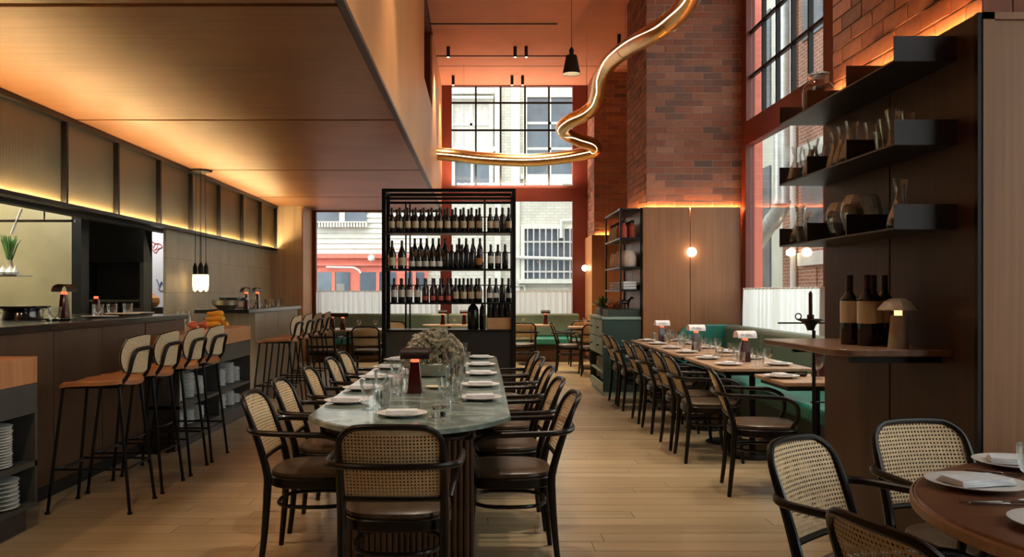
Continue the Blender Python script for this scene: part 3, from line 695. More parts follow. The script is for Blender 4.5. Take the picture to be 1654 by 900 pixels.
# ---- bar stools
def stool_meshes():
    D = {}
    D['seat'] = None
    seat = MB(); nx, ny = 14, 14; vs = []; fs = []
    for lay, dz in ((0, 0), (1, -.022)):
        for j in range(ny+1):
            for i in range(nx+1):
                u = -1+2*i/nx; v = -1+2*j/ny
                x = u*math.sqrt(1-v*v*.32)*.225; yv = v*math.sqrt(1-u*u*.30)*.225
                z = .800+.018*u*u-.012*(v > 0)*v*v*1.4+.010*(v < 0)*v*v-.014*(max(abs(u), abs(v)) > .99)
                vs.append((x, yv, z+dz))
    n1 = (nx+1)*(ny+1)
    for j in range(ny):
        for i in range(nx):
            a = j*(nx+1)+i; fs.append((a, a+1, a+nx+2, a+nx+1)); fs.append((n1+a, n1+a+nx+1, n1+a+nx+2, n1+a+1))
    rim = [i for i in range(nx+1)]+[(j+1)*(nx+1)-1 for j in range(1, ny+1)]+[ny*(nx+1)+i for i in range(nx-1, -1, -1)]+[j*(nx+1) for j in range(ny-1, 0, -1)]
    for k in range(len(rim)):
        a, b = rim[k], rim[(k+1) % len(rim)]; fs.append((a, n1+a, n1+b, b))
    D['seat'] = mesh('seat', seat.add(vs, fs), M['tan'], True, 50)
    for i, (sx, sy) in enumerate(((-1, 1), (1, 1), (-1, -1), (1, -1))):
        D['leg%d' % i] = mesh('leg', MB().tube([(sx*.165, sy*.17, .775), (sx*.20, sy*.25, 0.012)], .0105, 8).lathe([(.016, 0), (.016, .014)], (sx*.2005, sy*.251, 0), 8), M['darkmetal'])
    D['foot_rail'] = mesh('foot_rail', MB().tube([(-.19, .222, .27), (-.12, .19, .27), (0, .18, .27), (.12, .19, .27), (.19, .222, .27)], .010, 8, sub=3), M['darkmetal'])
    D['side_rail'] = mesh('side_rail', MB().tube([(-.19, .222, .27), (-.19, -.222, .27)], .008, 6).tube([(.19, .222, .27), (.19, -.222, .27)], .008, 6).tube([(-.19, -.222, .27), (.19, -.222, .27)], .008, 6), M['darkmetal'])
    D['seat_frame'] = mesh('seat_frame', MB().tube([(-.165, .17, .772), (.165, .17, .772), (.165, -.17, .772), (-.165, -.17, .772)], .0095, 6, closed=True), M['darkmetal'])
    def bk(x, z): return -.195-.10*(z-.83)-.050*(1-(x/.21)**2)
    D['back_support'] = mesh('back_support', MB().tube([(-.165, -.17, .772), (-.155, -.225, .85), (-.15, -.245, .93), (-.135, -.262, .985), (-.09, -.272, 1.0), (0, -.280, 1.003), (.09, -.272, 1.0), (.135, -.262, .985), (.15, -.245, .93), (.155, -.225, .85), (.165, -.17, .772)], .0125, 8, sub=3), M['darkmetal'])
    # curved oval backrest
    vs = []; fs = []; nx, nz = 16, 12
    for lay, d in ((0, 0), (1, .014)):
        for j in range(nz+1):
            for i in range(nx+1):
                u = -1+2*i/nx; v = -1+2*j/nz
                x = u*math.sqrt(1-v*v*.34)*.215; z = .965+v*math.sqrt(1-u*u*.28)*.118
                vs.append((x, bk(x, z)+d, z))
    n1 = (nx+1)*(nz+1)
    for j in range(nz):
        for i in range(nx):
            a = j*(nx+1)+i; fs.append((a, a+1, a+nx+2, a+nx+1)); fs.append((n1+a, n1+a+nx+1, n1+a+nx+2, n1+a+1))
    rim = [i for i in range(nx+1)]+[(j+1)*(nx+1)-1 for j in range(1, nz+1)]+[nz*(nx+1)+i for i in range(nx-1, -1, -1)]+[j*(nx+1) for j in range(nz-1, 0, -1)]
    for k in range(len(rim)):
        a, b = rim[k], rim[(k+1) % len(rim)]; fs.append((a, n1+a, n1+b, b))
    D['backrest'] = mesh('backrest', MB().add(vs, fs), M['cane2'], True, 60)
    D['back_rim'] = mesh('back_rim', MB().tube([vs[k] if False else ((vs[k][0]+vs[n1+k][0])/2, (vs[k][1]+vs[n1+k][1])/2, vs[k][2]) for k in rim[::2]], .0058, 6, closed=True), M['darkmetal'])
    return D
SM = stool_meshes()
st0 = thing('bar_stool', 'nearest tan leather bar stool at the dark counter', 'stool', (-2.39, 5.48, 0), PI/2, 'bar stools at the counter')
for k, n in (('seat', 'seat'), ('leg0', 'leg'), ('leg1', 'leg'), ('leg2', 'leg'), ('leg3', 'leg'), ('foot_rail', 'foot_rail'), ('side_rail', 'side_rail'), ('seat_frame', 'seat_frame'), ('back_support', 'back_support'), ('backrest', 'backrest'), ('back_rim', 'backrest_rim')):
    obj(n, SM[k], None, st0)
for i, yy in enumerate((6.02, 6.57, 7.10)):
    dup(st0, (-2.39, yy, 0), PI/2+random.uniform(-.03, .03), '%s tan leather bar stool from the camera along the dark counter' % ORD[i+1])
for i, yy in enumerate((10.2, 10.85, 11.5, 12.2)):
    dup(st0, (-2.39, yy, 0), PI/2+random.uniform(-.03, .03), '%s tan bar stool at the far counter, counting from the near end' % ORD[i], 'bar stools at the far counter')
# ================================================================== BANQUETTES
t = thing('banquette', 'long sage and teal leather banquette under the end window', 'banquette', (0, 17.2, 0))
obj('base', MB().box(-3.30, 1.98, -.28, .42, 0, .33), M['bar_panel'], t, bevel=.01)
for a, b in ((-3.32, -.68), (-.66, 1.98)):
    obj('seat_cushion', MB().box(a, b, -.34, .30, .335, .47), M['teal'], t, bevel=.03)
    obj('back_cushion', MB().box(a, b, .20, .36, .47, .93), M['sage'], t, bevel=.04)
t = thing('banquette', 'green leather banquette with rounded end along the side window', 'banquette', (2.95, 8.16, 0))
obj('base', MB().box(-.36, .38, -3.0, 3.0, 0, .34), M['darkgreen'], t, bevel=.01)
for k in range(4):
    a = -2.98+k*1.49
    obj('seat_cushion', MB().box(-.42, .22, a, a+1.47, .345, .475), M['teal'], t, bevel=.03)
    obj('back_cushion', MB().box(.17, .36, a, a+1.47, .475, .94), M['sage'], t, bevel=.05)
pr = [(-.44, 0)]+[(-.44+.25*(1-math.cos(a)), .70+.24*math.sin(a)) for a in [PI/2*k/6 for k in range(7)]]+[(.38, .94), (.38, 0)]
obj('end_panel', MB().prism(pr, 2.99, 3.05, 'y'), M['teal'], t, bevel=.015)
# curtains on thin rods
def curtain(name, label, p0, p1, z0, z1, axis):
    n = int(abs(p1-p0)/.012); mb = MB(); vs = []; fs = []
    for i in range(n+1):
        u = p0+(p1-p0)*i/n; d = .016*math.sin(u*52+1.5*math.sin(u*7))+.006*math.sin(u*131)
        for z, k in ((z0, 1.25), ((z0+z1)/2, 1.0), (z1-.03, .55), (z1, .8)):
            vs.append((u, d*k, z) if axis == 'x' else (d*k, u, z))
    for i in range(n):
        for k in range(3): a = i*4+k; fs.append((a, a+4, a+5, a+1))
    t = thing(name, label, 'curtain')
    c = obj('cloth', MB().add(vs, fs), M['curtain'], t)
    r = MB().tube([(p0, 0, z1-.01), (p1, 0, z1-.01)] if axis == 'x' else [(0, p0, z1-.01), (0, p1, z1-.01)], .007)
    obj('rod', r, M['brass'], t); return t
curtain('cafe_curtain', 'white half height curtain in the window at the end of the bar', -3.36, -.86, .80, 1.39, 'x').location = (0, 17.66, 0)
curtain('cafe_curtain', 'white half height curtain in the end window right of the wine rack', -.58, 1.86, .80, 1.39, 'x').location = (0, 17.66, 0)
curtain('cafe_curtain', 'white half height curtain in the side window above the green banquette', 8.40, 11.12, .80, 1.41, 'y').location = (3.36, 0, 0)
curtain('cafe_curtain', 'white half height curtain in the side window by the dark panelled pier', 5.15, 8.30, .80, 1.41, 'y').location = (3.36, 0, 0)

# ================================================================== TABLES
def sup(rx, ry, n, e):
    return [(rx*math.copysign(abs(math.cos(2*PI*k/n))**(2/e), math.cos(2*PI*k/n)), ry*math.copysign(abs(math.sin(2*PI*k/n))**(2/e), math.sin(2*PI*k/n))) for k in range(n)]
t = thing('dining_table', 'long green grey marble table with curved ends down the middle', 'table', (-.35, 6.17, 0))
out = []
for k in range(25):  # near end arc
    u = -1+2*k/24; out.append((.495*u, -(2.35-.42*abs(u)**2.6)))
out = [(x, y) for x, y in out]+[(.50, 0)]+[(-x, -y) for x, y in out]+[(-.50, 0)]
obj('tabletop', MB().layers(out, [(.985, .715), (1, .722), (1, .744), (.995, .75)]), M['marble'], t, ang=25)
obj('apron', MB().box(-.33, .33, -1.75, 1.75, .66, .714), M['bentwood'], t, bevel=.01)
for yy in (-1.65, 1.35):
    pd = obj('pedestal', MB().layers(sup(.30, .40, 40, 5), [(1, 0), (1, .66)]), M['clad_dark'], t, loc=(0, yy, 0))
    fl_ = MB()
    for k in range(21): fl_.lathe([(.014, .02), (.014, .65)], (-.28+.028*k, -.40, 0), 8)
    for k in range(27): fl_.lathe([(.014, .02), (.014, .65)], (.302, -.37+.028*k, 0), 8); fl_.lathe([(.014, .02), (.014, .65)], (-.302, -.37+.028*k, 0), 8)
    q = obj('fluting', fl_, M['bar_panel'], pd)
def row_table(label, loc, hy, group):
    t = thing('row_table', label, 'table', loc, 0, group)
    obj('tabletop', MB().box(-.34, .40, -hy, hy, .722, .75), M['tabletop'], t, bevel=.006)
    obj('frame', MB().box(-.30, .36, -hy+.03, hy-.03, .69, .721), M['darkmetal'], t)
    for s in ((-.55, .55) if hy > .4 else (0,)):
        obj('pedestal', MB().lathe([(.025, .02), (.025, .69)], (0, s*hy, 0), 12), M['darkmetal'], t)
        obj('base', MB().lathe([(.20, 0), (.205, .006), (.19, .016), (.03, .022)], (0, s*hy, 0), 28), M['darkmetal'], t)
    return t
row_table('small pale oak table with pedestal nearest the camera in the banquette row', (2.36, 6.10, 0), .31, 'tables along the banquette')
for i, yy in enumerate((7.50, 8.98, 10.40)):
    row_table('%s long pale oak table of the banquette row after the small one' % ORD[i], (2.24, yy, 0), .62, 'tables along the banquette')
# round table
t = thing('round_table', 'big round walnut table cut by the right edge of the picture', 'table', (RT[0], RT[1], 0))
obj('tabletop', MB().lathe([(.84, .705), (.872, .715), (.877, .73), (.868, .748), (.86, .75)], n=72), M['roundtop'], t, ang=50)
obj('edge_band', MB().open_lathe([(.874, .708), (.8815, .713), (.882, .738), (.874, .744)], n=72), M['edgewood'], t)
obj('pedestal', MB().lathe([(.33, 0), (.33, .03), (.10, .06), (.085, .5), (.14, .70)], n=28), M['darkmetal'], t)
# far tables
def far_table(label, c, rx, ry):
    t = thing('far_table', label, 'table', (*c, 0), 0, 'tables in the far dining area')
    obj('tabletop', MB().layers(sup(rx, ry, 32, 3.5), [(1, .725), (1, .75)]), M['tabletop'], t)
    obj('pedestal', MB().lathe([(.24, 0), (.24, .018), (.03, .03), (.03, .725)], n=20), M['darkmetal'], t)
FT = [((-2.2, 14.35), .66, .42, 'far table left of the wine rack with two dark shaded lamps'),
      ((.95, 16.35), .42, .32, 'small far table right of the wine rack in front of the end banquette'),
      ((2.0, 15.4), .45, .32, 'small far table beside the green chest'), ((-.6, 16.3), .5, .32, 'small table seen through the wine rack')]
for c, rx, ry, l in FT: far_table(l, c, rx, ry)

# ================================================================== BAR
t = thing('bar_counter', 'dark panelled near bar counter with black stone top', 'counter', (0, 0, 0))
obj('body', MB().box(-2.86, -3.7, 4.99, 7.28, .0, 1.10).box(-2.86, -3.7, 2.2, 4.99, .99, 1.10).box(-2.86, -3.7, 7.28, 8.25, .97, 1.10), M['black'], t, smooth=False)
for a, b in ((5.0, 5.72), (5.73, 6.45), (6.46, 7.27)): obj('front_panel', MB().box(-2.82, -2.86, a, b, .10, 1.10), M['bar_panel'], t, bevel=.002)
for a, b in ((2.2, 4.95), (4.96, 4.99), (7.29, 8.25)): obj('upper_panel', MB().box(-2.82, -2.86, a, b, .99, 1.10), M['bar_panel'], t, bevel=.002)
obj('plinth', MB().box(-2.85, -2.9, 4.99, 7.28, 0, .10), M['black'], t)
obj('countertop', MB().box(-2.80, -3.95, 2.2, 8.30, 1.10, 1.148), M['counter'], t, bevel=.004)
t = thing('bar_counter', 'far bar counter with pale front and black stone top', 'counter', (0, 0, 0))
obj('body', MB().box(-2.88, -3.4, 10.95, 13.45, 0, 1.10), M['barfront'], t, smooth=False)
for k in range(4): obj('front_panel', MB().box(-2.85, -2.88, 10.95+k*.625, 10.95+k*.625+.615, .08, 1.10), M['barfront'], t, bevel=.002)
obj('countertop', MB().box(-2.80, -3.46, 10.45, 13.5, 1.10, 1.148), M['counter'], t, bevel=.004)
obj('leg', MB().box(-3.22, -3.17, 10.52, 10.57, 0, 1.10), M['darkmetal'], t)
def plates_stack(name, label, loc, r, n, dz, mat=None, group=None):
    tt = thing(name, label, 'plates', loc, 0, group)
    pr = mesh('plate', MB().lathe([(r*.6, 0), (r*.98, .008), (r, .012), (r*.96, .013), (r*.55, .005)], n=24), mat or M['white'])
    for k in range(n):
        obj('plate', pr, None, tt, loc=(random.uniform(-.003, .003), random.uniform(-.003, .003), k*dz))
    return tt
def station(label, y0, y1, cells, x0=-2.55, x1=-3.12):
    t = thing('service_station', label, 'cabinet', (0, 0, 0))
    # butcher block of glued blocks
    n = max(3, int((y1-y0)/.13)); h = (y1-y0)/n
    for k in range(n): obj('block', MB().box(x0-.008+.01, x1, y0+k*h, y0+(k+1)*h-.0015, .835, .985), M['block'], t, bevel=.002)
    obj('apron', MB().box(x0, x1, y0, y1, .665, .833), M['stationbody'], t, smooth=False)
    obj('shelf', MB().box(x0, x1, y0, y1, .36, .39), M['stationbody'], t)
    obj('bottom_board', MB().box(x0, x1, y0, y1, .13, .155), M['stationbody'], t)
    obj('back_panel', MB().box(x1, x1+.02, y0, y1, .155, .665), M['black'], t)
    for k in range(cells+1):
        yy = y0+.012+(y1-y0-.024)*k/cells; obj('side_panel', MB().box(x0, x1+.02, yy-.012, yy+.012, .155, .665), M['stationbody'], t)
    obj('plinth', MB().box(x0-.04, x1, y0+.02, y1-.05, 0, .13), M['shelfmetal'], t)
    return t
station('service station with butcher block top at the left edge of the picture', 2.55, 4.98, 2)
station('far service station with butcher block top behind the bar stools', 7.32, 9.58, 2)
for i, (yy, n1, n2) in enumerate(((4.72, 15, 8), (4.42, 14, 7))):
    plates_stack('plate_stack', '%s tall white plate stack, upper shelf of the left edge station' % ('far' if i == 0 else 'near'), (-2.69, yy, .392), .125, n1, .0155)
for i, yy in enumerate((4.78, 4.48)):
    plates_stack('bowl_stack', '%s white dish stack, lower shelf of the left edge station' % ('far' if i == 0 else 'near'), (-2.69, yy, .157), .13, 7, .024)
k = 0
for yy in (7.62, 7.92, 8.2, 8.6, 8.9, 9.2, 9.42):
    for z, n in ((.392, 13), (.157, 9)):
        plates_stack('plate_stack', '%s plate stack from the left, %s shelf of the far service station' % (ORD[k//2], 'upper' if z > .3 else 'lower'), (-2.74, yy, z), .115, n+random.randint(-3, 2), .0155, group='plate stacks in the far service station'); k += 1

# ================================================================== WINE RACK
SR = 130.0; RY0 = F/SR
def rx(px): return (px-VX)/SR
def rz(py): return CH+(VY-py)/SR
XL, XR = rx(617), rx(833); XD = rx(783); ZT = rz(305)
rk = thing('wine_rack', 'black steel wine rack standing behind the long marble table', 'shelf unit', (0, 0, 0))
for x in (XL+.025, XR-.025):
    for yy in (RY0, RY0+.50): obj('post', MB().box(x-.025, x+.025, yy-.025, yy+.025, 0, ZT), M['darkmetal'], rk)
for yy in (RY0, RY0+.5):
    obj('top_bar', MB().box(XL+.05, XR-.05, yy-.02, yy+.02, ZT-.04, ZT), M['darkmetal'], rk)
    obj('top_bar', MB().box(XL+.05, XR-.05, yy-.012, yy+.012, rz(323), rz(319)), M['darkmetal'], rk)
for x in (XL+.025, XR-.025): obj('top_bar', MB().box(x-.02, x+.02, RY0+.025, RY0+.475, ZT-.04, ZT), M['darkmetal'], rk)
for x in (XD, rx(651), rx(658)):
    if x == XD: obj('divider', MB().box(x-.014, x+.014, RY0+.01, RY0+.035, .89, rz(320)), M['chrome'], rk)
    if x != XD: obj('divider', MB().box(x-.010, x+.010, RY0+.40, RY0+.42, .89, rz(320)), M['darkmetal'], rk)
SZ = {1: rz(374), 2: rz(434), 3: rz(489), 4: rz(533)}
for k, z in SZ.items():
    obj('shelf', MB().box(XL+.05, XR-.05, RY0-.01, RY0+.48, z-.02, z), M['darkmetal'], rk, bevel=.002)
    if k < 4: obj('rail', MB().tube([(XL+.05, RY0+.46, z+.22), (XR-.05, RY0+.46, z+.22)], .007), M['darkmetal'], rk)
obj('base_panel', MB().box(XL+.05, rx(739), RY0+.02, RY0+.48, .02, SZ[4]-.02), M['stationbody'], rk, smooth=False)
obj('base_panel', MB().box(rx(739)+.004, XR-.05, RY0, RY0+.48, .02, SZ[4]-.02), M['black'], rk, smooth=False)
# bottles
def bottle_proto(kind, labm, h=.305, r=.0385, glass='bottle', labz=(.05, .135), shoulder=.62):
    P = {}
    if kind == 'slim': prof = [(r*.9, 0), (r, .006), (r, h*.62), (r*.93, h*.66), (r*.42, h*.75), (.0145, h*.80), (.0145, h*.99), (.012, h)]
    else: prof = [(r*.9, 0), (r, .006), (r, h*.50), (r*.92, h*.56), (r*.62, h*.66), (r*.40, h*.76), (.0150, h*.83), (.0145, h*.99), (.012, h)]
    P['glass'] = mesh('bottle', MB().lathe(prof, n=18), M[glass])
    P['foil'] = mesh('capsule', MB().lathe([(.0160, h*.80), (.0158, h*1.0), (.013, h*1.004)], n=14), M['foil'])
    if labm: P['label'] = mesh('paper_label', MB().open_lathe([(r+.0008, labz[0]), (r+.0008, labz[1])], n=18), M[labm])
    return P
BP = {'cream': bottle_proto('burg', 'lab_beige'), 'white': bottle_proto('burg', 'lab_white', labz=(.06, .12)), 'red': bottle_proto('burg', 'lab_red', labz=(.03, .085), glass='bottlered'),
      'orange': bottle_proto('burg', 'lab_orange'), 'dark': bottle_proto('slim', None), 'slimwhite': bottle_proto('slim', 'lab_white', labz=(.07, .16)),
      'big': bottle_proto('burg', 'lab_beige', h=.355, r=.052, labz=(.04, .14)), 'short': bottle_proto('burg', 'lab_white', h=.275, r=.042, labz=(.03, .095)),
      'ledge': bottle_proto('slim', 'lab_beige', h=.318, r=.040, labz=(.10, .20))}
def bottle(kind, label, loc, group):
    P = BP[kind]; t = thing('wine_bottle', label, 'bottle', loc, random.uniform(0, 6), group)
    obj('glass_body', P['glass'], None, t); obj('capsule', P['foil'], None, t)
    if 'label' in P: obj('paper_label', P['label'], None, t)
    return t
def row(kinds, x0, x1, z, shelf, y=RY0+.10, back=''):
    n = len(kinds)
    for i, kd in enumerate(kinds):
        if kd is None: continue
        x = x0+(x1-x0)*(i+.5)/n
        desc = {'cream': 'cream label', 'white': 'small white label', 'red': 'red label', 'orange': 'orange label', 'dark': 'no label', 'slimwhite': 'tall white label', 'big': 'magnum size with cream label', 'short': 'short body and white label', 'ledge': ''}[kd]
        bottle(kd, 'wine bottle, %s, %s from left %son %s' % (desc, ORD[i], back, shelf), (x, y+random.uniform(-.004, .004), z), 'wine bottles in the rack')
row(['cream']*12, rx(625), rx(781), SZ[1], 'top rack shelf')
row(['dark']*11, rx(631), rx(776), SZ[1], 'top rack shelf', RY0+.30, 'in the back row ')
row(['cream', 'cream', 'dark', 'cream'], rx(787), rx(827), SZ[1], 'top shelf, narrow right bay of rack')
row(['big', 'big'], rx(624), rx(656), SZ[2], 'second rack shelf')
row(['short']*5, rx(659), rx(715), SZ[2], 'second rack shelf beside magnums')
row(['dark']*6, rx(717), rx(767), SZ[2], 'second rack shelf, unlabelled group')
row(['orange'], rx(767), rx(781), SZ[2], 'second rack shelf at its right end')
row(['orange']*6, rx(662), rx(722), SZ[2]+.09, 'second shelf riser of rack', RY0+.30, 'in back ')
row(['red']*4, rx(735), rx(781), SZ[2]+.09, 'second rack riser, right part', RY0+.30, 'in back ')
obj('riser', MB().box(rx(659), rx(781), RY0+.22, RY0+.38, SZ[2], SZ[2]+.09), M['darkmetal'], rk)
row(['slimwhite', 'slimwhite', 'dark'], rx(787), rx(822), SZ[2], 'second shelf, narrow right bay of rack')
row(['slimwhite']*4+['red']*4+['cream']*4, rx(629), rx(780), SZ[3], 'third rack shelf')
row(['dark']*10, rx(637), rx(776), SZ[3], 'third rack shelf', RY0+.30, 'in the back row ')
row(['white', 'white', 'dark', 'white'], rx(786), rx(827), SZ[3], 'third shelf, narrow right bay of rack')
row(['dark']*4, rx(787), rx(826), SZ[4]+.15, 'wooden box in the rack')
tag(obj('wooden_box', MB().box(rx(787), rx(826), RY0+.02, RY0+.4, SZ[4]+.002, SZ[4]+.148), M['box'], bevel=.004), 'tan wooden box in the lower right bay of the wine rack', 'box')
bt = BP['dark']
for i, (px, r_, h_) in enumerate(((764, .07, .34), (779, .035, .33))):
    tag(obj('black_jug', MB().lathe([(r_*.9, 0), (r_, .01), (r_, h_*.72), (r_*.75, h_*.85), (r_*.4, h_*.93), (r_*.42, h_)], n=24), M['counter'], loc=(rx(px), RY0+.18, SZ[4])), ('wide' if i == 0 else 'slim')+' black jug on the low shelf of the wine rack', 'jug')

# ================================================================== CHEST + SHELF by middle pier
t = thing('chest', 'green painted chest with drawers against the middle pier', 'cabinet', (0, 0, 0))
CX0, CX1, CY0, CY1 = 1.58, 2.085, 11.29, 12.62
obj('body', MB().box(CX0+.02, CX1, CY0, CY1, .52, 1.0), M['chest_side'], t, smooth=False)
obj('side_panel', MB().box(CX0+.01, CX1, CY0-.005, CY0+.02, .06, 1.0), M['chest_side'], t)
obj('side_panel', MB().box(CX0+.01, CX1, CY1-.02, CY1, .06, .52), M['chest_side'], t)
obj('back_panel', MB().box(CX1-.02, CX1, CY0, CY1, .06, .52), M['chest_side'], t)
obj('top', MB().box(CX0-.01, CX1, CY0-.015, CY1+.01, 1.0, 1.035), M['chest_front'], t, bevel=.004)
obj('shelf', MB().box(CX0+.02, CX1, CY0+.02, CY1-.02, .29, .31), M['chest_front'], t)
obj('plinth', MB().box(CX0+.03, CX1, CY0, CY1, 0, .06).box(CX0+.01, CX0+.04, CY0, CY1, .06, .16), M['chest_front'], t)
for j in range(2):
    for i in range(2):
        a = CY0+.02+i*.65; z = .53+j*.235
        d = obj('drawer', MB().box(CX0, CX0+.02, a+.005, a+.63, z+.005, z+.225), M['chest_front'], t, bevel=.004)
        obj('knob', MB().lathe([(.008, 0), (.008, -.015), (.016, -.022), (.012, -.03)], (CX0, a+.32, z+.12), 10, 'x'), M['black'], d)
for i in range(6):
    plates_stack('plate_stack', '%s stack of plates in the open bottom of the green chest' % ORD[i], (1.76, CY0+.2+(i % 3)*.42, .312 if i < 3 else .16), .12, 8, .018, group='plate stacks in the green chest')
t = thing('back_box', 'dark raised box on the green chest', 'box', (0, 0, 0))
obj('box_body', MB().box(1.66, 2.085, CY0+.04, CY1-.1, 1.037, 1.13), M['darkgreen'], t, bevel=.005)
t = thing('wall_shelf', 'open black steel shelf unit above the green chest', 'shelf unit', (0, 0, 0))
SX0, SX1, SY0, SY1 = 1.82, 2.085, 11.31, 12.62
for x, yy in ((SX0, SY0), (SX0, SY1), (SX1, SY0), (SX1, SY1)):
    obj('post', MB().box(x-.011, x+.011, yy-.011, yy+.011, 1.13, 2.46), M['darkmetal'], t)
SHZ = (1.39, 1.69, 2.07, 2.45)
for z in SHZ: obj('shelf', MB().box(SX0-.012, SX1+.012, SY0-.012, SY1+.012, z-.022, z), M['darkmetal'], t)
n = 0
for i in range(7):
    for j in range(2):
        tt = thing('preserve_jar', '%s jar from front in %s line, top wall shelf by pier' % (ORD[i], 'the outer' if j == 0 else 'the inner'), 'jar', (SX0+.06+j*.11, SY0+.1+i*.17, SHZ[2]), 0, 'jars on the wall shelf')
        obj('jar_body', MB().lathe([(.04, 0), (.043, .01), (.043, .14), (.025, .17), (.022, .22), (0, .225)], n=12), M['lab_red'] if i < 3 else M['lab_white'], tt)
        obj('lid', MB().lathe([(.026, .2), (.026, .235)], n=10), M['lab_dark'], tt)
for i in range(5):
    h = .2+.03*random.random(); mb = MB().layers(sup(.095, .105, 16, 3), [(.9, 0), (1.02, .04), (1, h*.6), (.8, h)])
    tag(obj('linen_bundle', mb, M['cardboard'], loc=(SX0+.13, SY0+.14+i*.25, SHZ[1])), '%s pale bundle from the front on the middle shelf by the pier' % ORD[i], 'bundle', 'bundles on the wall shelf')
for i in range(5):
    for k in range(3):
        tag(obj('folded_napkin', MB().box(-.09, .09, -.10, .10, 0, .035), M['napkin'], loc=(SX0+.13, SY0+.14+i*.25, SHZ[0]+.036*k), bevel=.012), '%s napkin up in %s pile on the low wall shelf' % (ORD[k], ORD[i]), 'napkin', 'folded napkins on the wall shelf')

# ================================================================== NEAR PIER SHELVES, LEDGE
PX = 1.968; SL = 1.71; fins = (3.59, 4.06, 4.55, 4.965)
def glass_shelf(label, zb):
    t = thing('metal_shelf', label, 'shelf', (0, 0, 0))
    obj('shelf_board', MB().box(SL, PX, fins[0], fins[-1], zb, zb+.008), M['shelfmetal'], t)
    for i, f in enumerate(fins):
        obj('upright_fin', MB().box(SL, PX if i == 0 else PX, f-.004, f+.004, zb+.001, zb+.105), M['shelfmetal'], t)
    return t
ZS = (2.308, 1.962, 1.612)
glass_shelf('top charcoal shelf on the dark panelled pier, with a jar', ZS[0])
glass_shelf('middle charcoal shelf on the dark panelled pier, with carafes', ZS[1])
glass_shelf('bottom charcoal shelf on the dark panelled pier, with round vases', ZS[2])
def glassware(name, label, cat, prof, loc, mat='glass', group=None, th=.0025):
    inner = [(max(r-th, .0005), z) for r, z in prof[::-1] if z > prof[0][1]+.006]
    tt = obj(name, MB().lathe([(.0, prof[0][1])]+prof+inner+[(0, inner[-1][1])], n=26), M[mat], loc=loc, ang=60)
    return tag(tt, label, cat, group)
jt = thing('storage_jar', 'big glass jar of dark dried fruit on the top charcoal shelf', 'jar', (1.83, 4.70, ZS[0]+.008))
obj('jar_glass', MB().open_lathe([(.07, 0), (.082, .01), (.085, .12), (.075, .155), (.052, .175), (.052, .205), (.058, .21)], n=28), M['jar'], jt)
obj('contents', MB().lathe([(.074, .006), (.079, .02), (.079, .12), (.06, .145), (.02, .155)], n=24), M['bottlered'], jt)
obj('lid', MB().lathe([(.056, .205), (.058, .222), (.03, .23)], n=24), M['jar'], jt)
CAR = [(.055, 0), (.058, .02), (.045, .07), (.026, .12), (.022, .15), (.034, .20)]
FLU = [(.028, 0), (.030, .01), (.014, .05), (.018, .09), (.030, .15), (.032, .17)]
VAS = [(.045, 0), (.075, .03), (.092, .09), (.088, .14), (.070, .18)]
TMB = [(.030, 0), (.034, .01), (.042, .09), (.044, .10)]
DEC = [(.052, 0), (.058, .02), (.050, .06), (.026, .12), (.020, .155), (.030, .215), (.032, .22)]
k = 0
for (x, yy, pr, nme) in ((1.78, 3.75, FLU, 'glass'), (1.86, 3.78, FLU, 'glass'), (1.80, 3.88, TMB, 'glass'), (1.90, 3.70, TMB, 'glass'), (1.84, 3.95, FLU, 'glass'), (1.77, 4.14, CAR, 'carafe'), (1.88, 4.18, CAR, 'carafe'), (1.79, 4.28, CAR, 'carafe'), (1.82, 4.44, CAR, 'carafe'), (1.77, 4.62, CAR, 'carafe'), (1.88, 4.60, FLU, 'glass'), (1.80, 4.76, FLU, 'glass'), (1.88, 4.82, CAR, 'carafe'), (1.78, 4.88, CAR, 'carafe')):
    k += 1; glassware('carafe' if nme == 'carafe' else 'flared_glass', '%s clear %s from the front along the middle charcoal shelf' % (ORD[k-1], 'waisted carafe' if nme == 'carafe' else 'flared glass'), nme, pr, (x, yy, ZS[1]+.008), group='glassware on the middle charcoal shelf')
k = 0
for (x, yy, pr, nme) in ((1.80, 3.72, DEC, 'decanter'), (1.83, 4.17, [(a*1.05, b*1.1) for a, b in VAS], 'vase'), (1.83, 4.36, VAS, 'vase'), (1.80, 4.46+.18, [(a*.8, b*.9) for a, b in VAS], 'vase'), (1.90, 4.68, TMB, 'glass'), (1.77, 4.76, TMB, 'glass'), (1.86, 4.80, TMB, 'glass'), (1.79, 4.87, DEC, 'decanter')):
    k += 1; glassware({'decanter': 'decanter', 'vase': 'round_vase', 'glass': 'tumbler'}[nme], '%s piece from front on bottom charcoal shelf, clear %s' % (ORD[k-1], {'decanter': 'waisted decanter', 'vase': 'round bellied vase', 'glass': 'tumbler'}[nme]), nme, pr, (x, yy, ZS[2]+.008), group='glassware on the bottom charcoal shelf')
